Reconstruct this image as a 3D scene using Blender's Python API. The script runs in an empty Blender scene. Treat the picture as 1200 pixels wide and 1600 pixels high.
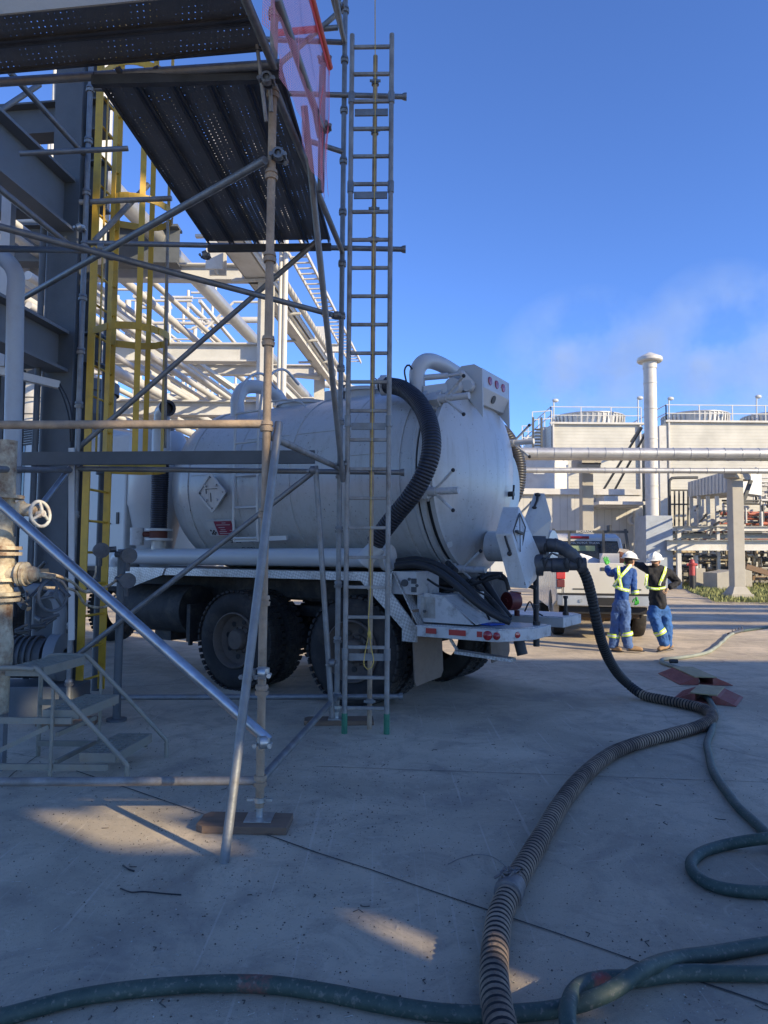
import bpy, bmesh, math, random
from mathutils import Vector as V, Matrix, Quaternion
R = math.radians
random.seed(7)
scene = bpy.context.scene
col = scene.collection
PI = math.pi

# ---------------------------------------------------------------- camera, world, sun
F_PX, EYE, PITCH, ROLL = 1100.0, 1.5, math.atan(70/1100.0), 0.008
_f = V((0, math.cos(PITCH), math.sin(PITCH))); _u = V((0, -math.sin(PITCH), math.cos(PITCH))); _r = V((1, 0, 0))
cr = _r*math.cos(ROLL) + _u*math.sin(ROLL); cu = -_r*math.sin(ROLL) + _u*math.cos(ROLL)
cam = bpy.data.cameras.new('camera'); cam_o = bpy.data.objects.new('camera', cam); col.objects.link(cam_o)
cam.sensor_fit = 'VERTICAL'; cam.sensor_height = 36; cam.lens = 36*F_PX/1600; cam.clip_end = 3000; cam.clip_start = 0.05
m = Matrix((cr, cu, -_f)).transposed().to_4x4(); m.translation = V((0, 0, EYE)); cam_o.matrix_world = m
scene.camera = cam_o

SUN_EL = R(23); TRAVEL = V((-0.8, 0.6, 0)).normalized()           # horizontal travel of sunlight
sd = V((TRAVEL.x*math.cos(SUN_EL), TRAVEL.y*math.cos(SUN_EL), -math.sin(SUN_EL)))
sun = bpy.data.lights.new('sun', 'SUN'); sun.energy = 3.3; sun.angle = R(0.5); sun.color = (1, 0.83, 0.55)
sun_o = bpy.data.objects.new('sun', sun); col.objects.link(sun_o)
sun_o.rotation_euler = sd.to_track_quat('-Z', 'Y').to_euler()
w = bpy.data.worlds.new('World'); scene.world = w; w.use_nodes = True
nt = w.node_tree; bg = nt.nodes['Background']; sky = nt.nodes.new('ShaderNodeTexSky')
sky.sky_type = 'NISHITA'; sky.sun_disc = False; sky.sun_elevation = SUN_EL
sky.sun_rotation = math.atan2(-TRAVEL.x, -TRAVEL.y); sky.altitude = 3000; sky.air_density = 1.0; sky.dust_density = 0.05; sky.ozone_density = 6.0
hs = nt.nodes.new('ShaderNodeHueSaturation'); hs.inputs['Saturation'].default_value = 1.04; hs.inputs['Hue'].default_value = .508; nt.links.new(sky.outputs[0], hs.inputs['Color']); nt.links.new(hs.outputs[0], bg.inputs[0]); bg.inputs[1].default_value = 0.13
vs = scene.view_settings; vs.view_transform = 'Standard'; vs.look = 'None'; vs.exposure = 1.3; vs.gamma = 1
scene.cycles.max_bounces = 8; scene.cycles.transparent_max_bounces = 24; scene.cycles.volume_bounces = 0

# ---------------------------------------------------------------- photograph point -> place
def W(px, py, Y):
    d = _f + cr*((px-600)/F_PX) - cu*((py-800)/F_PX)
    return V((0, 0, EYE)) + d*(Y/d.y)
def G(px, py, z=0.0):
    d = _f + cr*((px-600)/F_PX) - cu*((py-800)/F_PX)
    return V((0, 0, EYE)) + d*((z-EYE)/d.z)
SG = R(7.0); UX = V((math.sin(SG), math.cos(SG), 0)); VX = V((math.cos(SG), -math.sin(SG), 0)); UP = V((0, 0, 1))

# ---------------------------------------------------------------- materials
_m = {}
def mat(name, c, rough=0.6, metal=0.0, var=0.12, vscale=3.0, bump=0.0, bscale=40.0, dirt=None, damt=0.0, dscale=2.0, spec=0.5, coat=0.0, stretch=None, dmin=0.5):
    if name in _m: return _m[name]
    M = bpy.data.materials.new(name); M.use_nodes = True; t = M.node_tree; p = t.nodes['Principled BSDF']
    N = t.nodes.new; L = t.links.new
    tc = N('ShaderNodeTexCoord'); mp = N('ShaderNodeMapping'); L(tc.outputs['Object'], mp.inputs[0])
    if stretch: mp.inputs['Scale'].default_value = stretch
    n1 = N('ShaderNodeTexNoise'); n1.inputs['Scale'].default_value = vscale; n1.inputs['Detail'].default_value = 6; n1.inputs['Roughness'].default_value = .65
    L(mp.outputs[0], n1.inputs[0])
    rp = N('ShaderNodeValToRGB'); e = rp.color_ramp.elements
    e[0].position = .3; e[1].position = .7
    e[0].color = [max(0, x*(1-var*1.4)) for x in c]+[1]; e[1].color = [min(1, x*(1+var)) for x in c]+[1]
    L(n1.outputs[0], rp.inputs[0]); out = rp.outputs[0]
    if dirt:
        n2 = N('ShaderNodeTexNoise'); n2.inputs['Scale'].default_value = dscale; n2.inputs['Detail'].default_value = 8; n2.inputs['Roughness'].default_value = .7
        L(mp.outputs[0], n2.inputs[0])
        r2 = N('ShaderNodeMapRange'); r2.inputs['From Min'].default_value = dmin; r2.inputs['From Max'].default_value = dmin+.22; r2.inputs['To Max'].default_value = damt
        L(n2.outputs[0], r2.inputs[0])
        mx = N('ShaderNodeMix'); mx.data_type = 'RGBA'; L(r2.outputs[0], mx.inputs[0]); L(out, mx.inputs[6]); mx.inputs[7].default_value = (*dirt, 1); out = mx.outputs[2]
    L(out, p.inputs['Base Color'])
    r3 = N('ShaderNodeMapRange'); r3.inputs['To Min'].default_value = max(0, rough-.1); r3.inputs['To Max'].default_value = min(1, rough+.12); L(n1.outputs[0], r3.inputs[0]); L(r3.outputs[0], p.inputs['Roughness'])
    p.inputs['Metallic'].default_value = metal; p.inputs['Specular IOR Level'].default_value = spec
    if coat: p.inputs['Coat Weight'].default_value = coat; p.inputs['Coat Roughness'].default_value = .15
    if bump:
        n4 = N('ShaderNodeTexNoise'); n4.inputs['Scale'].default_value = bscale; n4.inputs['Detail'].default_value = 5; L(mp.outputs[0], n4.inputs[0])
        b = N('ShaderNodeBump'); b.inputs['Strength'].default_value = bump; b.inputs['Distance'].default_value = .01; L(n4.outputs[0], b.inputs['Height']); L(b.outputs[0], p.inputs['Normal'])
    _m[name] = M; return M
GALV = mat('galvanised', (.20, .205, .21), .5, .55, .2, 9, .15, 60, (.16, .12, .08), .6, 5)
GALV2 = mat('galvanised_weathered', (.26, .25, .235), .6, .35, .25, 7, .2, 60, (.15, .10, .06), .7, 4)
RUSTY = mat('dusty_rust_tube', (.34, .25, .17), .75, .1, .3, 8, .3, 50, (.22, .2, .18), .8, 3)
SHINY = mat('bright_galvanised', (.40, .42, .44), .34, .9, .15, 12, .05, 30)
DECKM = mat('deck_steel', (.06, .065, .075), .7, .2, .25, 6, .1, 50)
WHITE = mat('truck_white', (.66, .67, .68), .38, 0, .05, 2, .03, 8, (.30, .27, .23), .5, 3.0, coat=.25, dmin=.54)
WCLEAN = mat('truck_white_clean', (.45, .46, .46), .4, 0, .04, 2, coat=.2)
WDIRTY = mat('truck_white_dirty', (.47, .47, .465), .6, 0, .1, 4, .15, 40, (.10, .09, .08), .85, 9, dmin=.52)
BLACKR = mat('black_rubber', (.018, .019, .022), .55, 0, .3, 6, .1, 40)
BLACKP = mat('black_paint', (.015, .015, .018), .5, 0, .2, 6)
DARKM = mat('dark_chassis', (.03, .03, .032), .7, .2, .4, 8, .3, 30, (.12, .10, .08), .6, 6)
TYRE = mat('tyre_rubber', (.022, .020, .020), .85, 0, .3, 6, .3, 60, (.085, .068, .055), .7, 3)
RIM = mat('dusty_rim', (.12, .095, .08), .8, .1, .25, 6, .2, 40, (.05, .045, .04), .7, 6)
FLAP = mat('mud_flap_dusty', (.20, .15, .115), .9, 0, .25, 3, .2, 20, (.05, .045, .04), .8, 3)
YEL = mat('safety_yellow', (.56, .34, .035), .5, 0, .1, 4, .05, 30, (.25, .17, .05), .5, 6)
BLUEGREY = mat('blue_grey_steel_paint', (.17, .185, .20), .55, 0, .12, 3, .08, 40, (.12, .12, .12), .5, 3)
COLGREY = mat('column_grey_paint', (.085, .095, .105), .6, 0, .15, 3, .08, 40)
WSTEEL = mat('white_painted_steel', (.52, .51, .485), .55, 0, .08, 1.2, .05, 30, (.35, .31, .26), .5, 1.6)
WSTEEL2 = mat('pale_grey_steel', (.50, .50, .49), .6, 0, .1, 1.0, .05, 30, (.3, .28, .25), .5, 1.5)
INSUL = mat('insulation_cladding', (.52, .52, .51), .38, .65, .1, 2, .05, 10)
CONCR = mat('concrete_column', (.37, .35, .31), .85, 0, .1, 3, .2, 30, (.3, .27, .22), .5, 1.5)
WALLM = mat('wall_cladding_cream', (.60, .585, .53), .7, 0, .06, .7, .0, 10, (.44, .41, .35), .4, .5)
DKGREY = mat('dark_grey_steel', (.07, .075, .08), .6, .2, .2, 3)
RED = mat('red_paint', (.35, .03, .025), .5, 0, .15, 4)
ORANGE = mat('orange_plastic', (.50, .08, .045), .6, 0, .15, 4)
REDL = mat('red_lens', (.30, .012, .018), .15, 0, .2, 20, spec=.8)
GREENT = mat('green_boot', (.03, .16, .09), .6, 0, .2, 6)
HOSEG = mat('green_hose_rubber', (.045, .085, .085), .6, 0, .25, 3, .25, 70, (.10, .09, .075), .7, 4)
HOSEGR = mat('green_hose_red_scuff', (.045, .085, .085), .6, 0, .25, 3, .25, 70, (.30, .05, .035), .9, 1.1, dmin=.56)
HOSEB = mat('suction_hose_brown', (.15, .105, .075), .85, 0, .4, 6, .6, 60, (.30, .23, .165), .85, 3, dmin=.42)
HOSEK = mat('suction_hose_black', (.028, .030, .033), .6, 0, .3, 5, .2, 50)
HOSEN = mat('ribbed_hose_navy', (.016, .020, .034), .42, 0, .3, 6, .1, 40)
GROOVE = mat('hose_groove', (.012, .011, .012), .8)
COUP = mat('coupling_dark', (.075, .077, .085), .55, .3, .3, 9, .3, 30, (.14, .12, .10), .5, 5)
WOOD = mat('sole_board_timber', (.20, .13, .085), .85, 0, .3, 3, .4, 30, (.07, .05, .04), .7, 3, stretch=(1, 9, 9))
ROPE = mat('yellow_rope', (.5, .34, .08), .9, 0, .2, 40)
GLASS = mat('dark_glass', (.02, .025, .03), .08, 0, .2, 2, spec=.9)
RUBY = mat('ramp_red_rubber', (.26, .075, .06), .75, 0, .25, 5, .3, 50, (.16, .12, .1), .7, 5)
RAMPY = mat('ramp_yellow_lid', (.34, .28, .15), .75, 0, .25, 5, .3, 50, (.16, .14, .12), .8, 6)
BLUEC = mat('coverall_blue', (.02, .075, .27), .85, 0, .25, 7, .5, 14)
BLUEW = mat('coverall_faded', (.06, .12, .29), .85, 0, .3, 7, .6, 14)
JACK = mat('jacket_black', (.012, .013, .018), .85, 0, .3, 7, .5, 14)
HIVIS = mat('hivis_stripe', (.55, .75, .06), .5, 0, .1, 9)
SILV = mat('silver_stripe', (.6, .62, .6), .35, .2, .1, 9)
SKIN = mat('skin', (.45, .25, .17), .55, 0, .1, 9)
HAT = mat('hard_hat_white', (.74, .74, .70), .4, 0, .06, 9)
BOOT = mat('boot_tan', (.30, .19, .10), .8, 0, .2, 9, .3, 60)
GLOVEG = mat('glove_green', (.06, .42, .06), .7, 0, .2, 20)
GLOVET = mat('glove_tan', (.45, .30, .2), .8, 0, .2, 20)
HAIR = mat('hair_dark', (.05, .03, .02), .8)
PUW = mat('pickup_white', (.55, .54, .51), .25, 0, .03, 2, coat=.6)
TEXTD = mat('lettering_dark', (.03, .03, .04), .6)
TEXTW = mat('lettering_white', (.75, .75, .75), .6)
MAROON = mat('placard_maroon', (.24, .03, .06), .5, 0, .1, 9)
VALVE = mat('valve_cream_rusty', (.46, .40, .29), .8, 0, .3, 9, .6, 35, (.15, .07, .035), .95, 8, dmin=.44)
CHROME = mat('zinc_clamp', (.5, .5, .48), .4, .8, .2, 30)

def _tankpaint(t, p, N, L):
    p.inputs['Roughness'].default_value = .34; p.inputs['Coat Weight'].default_value = .3; p.inputs['Coat Roughness'].default_value = .2
    tc = N('ShaderNodeTexCoord'); o = tc.outputs['Object']
    def noise(s, d=6, r=.6, sc=None):
        v = o
        if sc: mp = N('ShaderNodeMapping'); mp.inputs['Scale'].default_value = sc; L(o, mp.inputs[0]); v = mp.outputs[0]
        n = N('ShaderNodeTexNoise'); n.inputs['Scale'].default_value = s; n.inputs['Detail'].default_value = d; n.inputs['Roughness'].default_value = r; L(v, n.inputs[0]); return n.outputs[0]
    def rng(src, a, b, c, d):
        r = N('ShaderNodeMapRange'); L(src, r.inputs[0]); r.inputs['From Min'].default_value = a; r.inputs['From Max'].default_value = b; r.inputs['To Min'].default_value = c; r.inputs['To Max'].default_value = d; return r.outputs[0]
    def mix(f, a, b):
        x = N('ShaderNodeMix'); x.data_type = 'RGBA'; L(f, x.inputs[0])
        if isinstance(a, tuple): x.inputs[6].default_value = (*a, 1)
        else: L(a, x.inputs[6])
        x.inputs[7].default_value = (*b, 1); return x.outputs[2]
    def mul(a, b): x = N('ShaderNodeMath'); x.operation = 'MULTIPLY'; L(a, x.inputs[0]); L(b, x.inputs[1]); return x.outputs[0]
    sx = N('ShaderNodeSeparateXYZ'); L(o, sx.inputs[0]); low = rng(sx.outputs[2], 1.3, 2.7, 1, .12)
    base = mix(rng(noise(1.1, 5), .4, .75, 0, .35), (.44, .45, .45), (.37, .375, .37))
    base = mix(rng(noise(1.0, 8, .75, (11, 11, .5)), .52, .68, 0, .5), base, (.30, .28, .25))
    base = mix(mul(rng(noise(5, 9, .8), .52, .66, 0, .65), low), base, (.30, .27, .23))
    base = mix(mul(rng(noise(34, 4, .6), .64, .68, 0, .95), rng(noise(2.2, 3), .42, .58, .15, 1)), base, (.07, .06, .055))
    L(base, p.inputs['Base Color'])
    b = N('ShaderNodeBump'); b.inputs['Strength'].default_value = .35; b.inputs['Distance'].default_value = .03; L(noise(2.2, 3), b.inputs['Height']); L(b.outputs[0], p.inputs['Normal'])
def _scuffhose(t, p, N, L):
    p.inputs['Roughness'].default_value = .6
    tc = N('ShaderNodeTexCoord'); n = N('ShaderNodeTexNoise'); n.inputs['Scale'].default_value = 9; n.inputs['Detail'].default_value = 8; n.inputs['Roughness'].default_value = .75; L(tc.outputs['Object'], n.inputs[0])
    rp = N('ShaderNodeValToRGB'); e = rp.color_ramp.elements; e[0].position = .32; e[1].position = .7; e[0].color = (.018, .040, .033, 1); e[1].color = (.062, .088, .070, 1); L(n.outputs[0], rp.inputs[0])
    at_ = N('ShaderNodeAttribute'); at_.attribute_name = 'scuff'; m_ = N('ShaderNodeMath'); m_.operation = 'ADD'; L(at_.outputs['Fac'], m_.inputs[0]); L(n.outputs[0], m_.inputs[1])
    r = N('ShaderNodeMapRange'); r.inputs['From Min'].default_value = 1.0; r.inputs['From Max'].default_value = 1.22; r.inputs['To Max'].default_value = .85; L(m_.outputs[0], r.inputs[0])
    mx = N('ShaderNodeMix'); mx.data_type = 'RGBA'; L(r.outputs[0], mx.inputs[0]); L(rp.outputs[0], mx.inputs[6]); mx.inputs[7].default_value = (.34, .055, .04, 1)
    n2 = N('ShaderNodeTexNoise'); n2.inputs['Scale'].default_value = 60; n2.inputs['Detail'].default_value = 4; L(tc.outputs['Object'], n2.inputs[0]); r2 = N('ShaderNodeMapRange'); r2.inputs['From Min'].default_value = .58; r2.inputs['From Max'].default_value = .7; r2.inputs['To Max'].default_value = .6; L(n2.outputs[0], r2.inputs[0])
    m2 = N('ShaderNodeMix'); m2.data_type = 'RGBA'; L(r2.outputs[0], m2.inputs[0]); L(mx.outputs[2], m2.inputs[6]); m2.inputs[7].default_value = (.20, .18, .15, 1); L(m2.outputs[2], p.inputs['Base Color'])
    b = N('ShaderNodeBump'); b.inputs['Strength'].default_value = .4; b.inputs['Distance'].default_value = .004; L(n.outputs[0], b.inputs['Height']); L(b.outputs[0], p.inputs['Normal'])
# diamond plate, ground, net, perforated deck, lap siding
def special(name, fn):
    M = bpy.data.materials.new(name); M.use_nodes = True; t = M.node_tree
    fn(t, t.nodes['Principled BSDF'], t.nodes.new, t.links.new); _m[name] = M; return M
def _diamond(t, p, N, L):
    p.inputs['Metallic'].default_value = .55; p.inputs['Roughness'].default_value = .42
    tc = N('ShaderNodeTexCoord'); b = N('ShaderNodeTexChecker'); mp = N('ShaderNodeMapping'); mp.inputs['Rotation'].default_value = (R(20), R(20), R(45))
    L(tc.outputs['Object'], mp.inputs[0]); L(mp.outputs[0], b.inputs[0]); b.inputs['Scale'].default_value = 45
    b.inputs['Color1'].default_value = (.52, .53, .54, 1); b.inputs['Color2'].default_value = (.34, .35, .36, 1)
    n = N('ShaderNodeTexNoise'); n.inputs['Scale'].default_value = 4; n.inputs['Detail'].default_value = 6; L(tc.outputs['Object'], n.inputs[0])
    r = N('ShaderNodeMapRange'); r.inputs['From Min'].default_value = .48; r.inputs['From Max'].default_value = .7; r.inputs['To Max'].default_value = .7; L(n.outputs[0], r.inputs[0])
    mx = N('ShaderNodeMix'); mx.data_type = 'RGBA'; L(r.outputs[0], mx.inputs[0]); L(b.outputs[0], mx.inputs[6]); mx.inputs[7].default_value = (.16, .14, .12, 1)
    L(mx.outputs[2], p.inputs['Base Color'])
    bm = N('ShaderNodeBump'); bm.inputs['Strength'].default_value = .5; bm.inputs['Distance'].default_value = .004; L(b.outputs[1], bm.inputs['Height']); L(bm.outputs[0], p.inputs['Normal'])
WHITE = special('tank_white', _tankpaint); SCUFF = special('green_hose_scuffed', _scuffhose)
DIAM = special('diamond_plate', _diamond)
def _ground(t, p, N, L):
    p.inputs['Roughness'].default_value = .85
    tc = N('ShaderNodeTexCoord'); o = tc.outputs['Object']
    def noise(s, d=8, r=.6, dist=0):
        n = N('ShaderNodeTexNoise'); n.inputs['Scale'].default_value = s; n.inputs['Detail'].default_value = d; n.inputs['Roughness'].default_value = r; n.inputs['Distortion'].default_value = dist; L(o, n.inputs[0]); return n.outputs[0]
    def ramp(src, a, b, ca, cb):
        rr = N('ShaderNodeValToRGB'); e = rr.color_ramp.elements; e[0].position = a; e[1].position = b; e[0].color = (*ca, 1); e[1].color = (*cb, 1); L(src, rr.inputs[0]); return rr.outputs[0]
    def mix(f, a, b, typ='MIX'):
        x = N('ShaderNodeMix'); x.data_type = 'RGBA'; x.blend_type = typ
        if isinstance(f, float): x.inputs[0].default_value = f
        else: L(f, x.inputs[0])
        L(a, x.inputs[6]) if not isinstance(a, tuple) else setattr(x.inputs[6], 'default_value', (*a, 1))
        L(b, x.inputs[7]) if not isinstance(b, tuple) else setattr(x.inputs[7], 'default_value', (*b, 1)); return x.outputs[2]
    def rng(src, a, b, c, d):
        r = N('ShaderNodeMapRange'); L(src, r.inputs[0]); r.inputs['From Min'].default_value = a; r.inputs['From Max'].default_value = b; r.inputs['To Min'].default_value = c; r.inputs['To Max'].default_value = d; return r.outputs[0]
    base = ramp(noise(.5, 8, .6, .5), .38, .62, (.40, .335, .245), (.64, .53, .385))
    base = mix(rng(noise(2.3, 10, .75, 1.0), .48, .66, 0, .7), base, (.31, .255, .20))
    base = mix(rng(noise(7, 10, .8, .3), .56, .68, 0, .6), base, (.64, .55, .43))
    base = mix(rng(noise(45, 6, .8), .56, .70, 0, .55), base, (.10, .09, .085))
    base = mix(rng(noise(160, 2, .6), .66, .74, 0, .6), base, (.5, .46, .42))
    base = mix(rng(noise(.9, 6, .55, 2.0), .56, .66, 0, .45), base, (.27, .225, .18))
    base = mix(rng(noise(14, 6, .8, .6), .60, .70, 0, .55), base, (.24, .21, .185))
    base = mix(rng(noise(3.5, 6, .6, 3.0), .62, .70, 0, .35), base, (.66, .56, .43))
    # curved tyre marks
    wv = N('ShaderNodeTexWave'); wv.wave_type = 'RINGS'; wv.rings_direction = 'Z'; wv.inputs['Scale'].default_value = .17; wv.inputs['Distortion'].default_value = .6; wv.inputs['Detail'].default_value = 1; mw = N('ShaderNodeMapping'); mw.inputs['Location'].default_value = (-9, 4, 0); L(o, mw.inputs[0]); L(mw.outputs[0], wv.inputs[0])
    tm = N('ShaderNodeMath'); tm.operation = 'MULTIPLY'; L(rng(wv.outputs[1], .93, 1.0, 0, .5), tm.inputs[0]); L(rng(noise(1.3, 6, .8), .45, .6, 0, 1), tm.inputs[1]); base = mix(tm.outputs[0], base, (.24, .21, .185))
    # long faint scrapes
    mp = N('ShaderNodeMapping'); mp.inputs['Rotation'].default_value = (0, 0, R(28)); mp.inputs['Scale'].default_value = (14, .35, 1); L(o, mp.inputs[0])
    ns = N('ShaderNodeTexNoise'); ns.inputs['Scale'].default_value = 2.2; ns.inputs['Detail'].default_value = 5; L(mp.outputs[0], ns.inputs[0])
    base = mix(rng(ns.outputs[0], .63, .69, 0, .35), base, (.68, .60, .48))
    # hairline cracks
    vo = N('ShaderNodeTexVoronoi'); vo.feature = 'DISTANCE_TO_EDGE'; vo.inputs['Scale'].default_value = .33
    ad = N('ShaderNodeMix'); ad.data_type = 'RGBA'; ad.inputs[0].default_value = .12; nn = N('ShaderNodeTexNoise'); nn.inputs['Scale'].default_value = 2.5; nn.inputs['Detail'].default_value = 6; L(o, nn.inputs[0]); L(o, ad.inputs[6]); L(nn.outputs[1], ad.inputs[7]); L(ad.outputs[2], vo.inputs[0])
    cm = N('ShaderNodeMath'); cm.operation = 'MULTIPLY'; L(rng(vo.outputs[0], 0, .0035, .5, 0), cm.inputs[0]); L(rng(noise(.4, 3), .5, .6, 0, 1), cm.inputs[1])
    base = mix(cm.outputs[0], base, (.07, .06, .055))
    L(base, p.inputs['Base Color'])
    b = N('ShaderNodeBump'); b.inputs['Strength'].default_value = .8; b.inputs['Distance'].default_value = .009
    mm = N('ShaderNodeMath'); mm.operation = 'ADD'; L(noise(55, 6, .7), mm.inputs[0]); L(noise(220, 3, .7), mm.inputs[1]); L(mm.outputs[0], b.inputs['Height']); L(b.outputs[0], p.inputs['Normal'])
GROUND = special('worn_concrete', _ground)
def _net(t, p, N, L):
    p.inputs['Base Color'].default_value = (.75, .28, .32, 1); p.inputs['Roughness'].default_value = .7
    tc = N('ShaderNodeTexCoord'); sx = N('ShaderNodeSeparateXYZ'); L(tc.outputs['UV'], sx.inputs[0])
    def grid(s):
        a = N('ShaderNodeMath'); a.operation = 'MULTIPLY'; a.inputs[1].default_value = 70; L(s, a.inputs[0])
        f = N('ShaderNodeMath'); f.operation = 'FRACT'; L(a.outputs[0], f.inputs[0])
        g = N('ShaderNodeMath'); g.operation = 'LESS_THAN'; g.inputs[1].default_value = .24; L(f.outputs[0], g.inputs[0]); return g.outputs[0]
    mx = N('ShaderNodeMath'); mx.operation = 'MAXIMUM'; L(grid(sx.outputs[0]), mx.inputs[0]); L(grid(sx.outputs[1]), mx.inputs[1])
    L(mx.outputs[0], p.inputs['Alpha'])
NET = special('pink_debris_mesh', _net)
def _netred(t, p, N, L):
    p.inputs['Base Color'].default_value = (.72, .05, .04, 1); p.inputs['Roughness'].default_value = .6; p.inputs['Alpha'].default_value = .8
NETRED = special('red_net_tape', _netred)
def _perf(t, p, N, L):
    p.inputs['Metallic'].default_value = .3; p.inputs['Roughness'].default_value = .6
    tc = N('ShaderNodeTexCoord'); n = N('ShaderNodeTexNoise'); n.inputs['Scale'].default_value = 5; n.inputs['Detail'].default_value = 6; L(tc.outputs['Object'], n.inputs[0])
    rp = N('ShaderNodeValToRGB'); rp.color_ramp.elements[0].color = (.10, .105, .115, 1); rp.color_ramp.elements[1].color = (.17, .175, .185, 1); L(n.outputs[0], rp.inputs[0]); L(rp.outputs[0], p.inputs['Base Color'])
    sx = N('ShaderNodeSeparateXYZ'); L(tc.outputs['UV'], sx.inputs[0])
    def M(op, a, b=None):
        x = N('ShaderNodeMath'); x.operation = op
        for i, s in enumerate((a, b)):
            if s is None: continue
            if isinstance(s, (int, float)): x.inputs[i].default_value = s
            else: L(s, x.inputs[i])
        return x.outputs[0]
    def cell(s, k): return M('SUBTRACT', M('FRACT', M('MULTIPLY', s, k)), .5)
    row = M('FLOOR', M('MULTIPLY', sx.outputs[1], 1/.042)); off = M('MULTIPLY', M('MODULO', row, 2), .5)
    cx = M('SUBTRACT', M('FRACT', M('ADD', M('MULTIPLY', sx.outputs[0], 1/.036), off)), .5); cy = cell(sx.outputs[1], 1/.042)
    d = M('SQRT', M('ADD', M('MULTIPLY', cx, cx), M('MULTIPLY', cy, cy)))
    nz = N('ShaderNodeTexNoise'); nz.inputs['Scale'].default_value = 7; nz.inputs['Detail'].default_value = 3; L(tc.outputs['Object'], nz.inputs[0])
    hole = M('LESS_THAN', d, M('MULTIPLY', M('SUBTRACT', nz.outputs[0], .36), .34))
    L(M('SUBTRACT', 1, hole), p.inputs['Alpha'])
PERF = special('perforated_deck', _perf)
def lap(name, c, pitch=.2, axis=2, metal=0.0):
    def fn(t, p, N, L):
        p.inputs['Roughness'].default_value = .6; p.inputs['Metallic'].default_value = metal
        tc = N('ShaderNodeTexCoord'); sx = N('ShaderNodeSeparateXYZ'); L(tc.outputs['Object'], sx.inputs[0])
        a = N('ShaderNodeMath'); a.operation = 'MULTIPLY'; a.inputs[1].default_value = 1/pitch; L(sx.outputs[axis], a.inputs[0])
        f = N('ShaderNodeMath'); f.operation = 'FRACT'; L(a.outputs[0], f.inputs[0])
        rr = N('ShaderNodeValToRGB'); e = rr.color_ramp.elements; e[0].position = .0; e[0].color = (*[x*.62 for x in c], 1); e[1].position = .12; e[1].color = (*c, 1); L(f.outputs[0], rr.inputs[0])
        n = N('ShaderNodeTexNoise'); n.inputs['Scale'].default_value = .8; n.inputs['Detail'].default_value = 8; L(tc.outputs['Object'], n.inputs[0])
        r = N('ShaderNodeMapRange'); r.inputs['From Min'].default_value = .35; r.inputs['From Max'].default_value = .7; r.inputs['To Min'].default_value = 1.05; r.inputs['To Max'].default_value = .82; L(n.outputs[0], r.inputs[0])
        mx = N('ShaderNodeVectorMath'); mx.operation = 'SCALE'; L(rr.outputs[0], mx.inputs[0]); L(r.outputs[0], mx.inputs['Scale']); L(mx.outputs[0], p.inputs['Base Color'])
        b = N('ShaderNodeBump'); b.inputs['Strength'].default_value = .6; b.inputs['Distance'].default_value = .03; L(f.outputs[0], b.inputs['Height']); L(b.outputs[0], p.inputs['Normal'])
    return special(name, fn)
SIDING = lap('lap_siding', (.53, .52, .47), .21)
SHEET = lap('corrugated_white', (.50, .49, .455), .42, 0)

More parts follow.
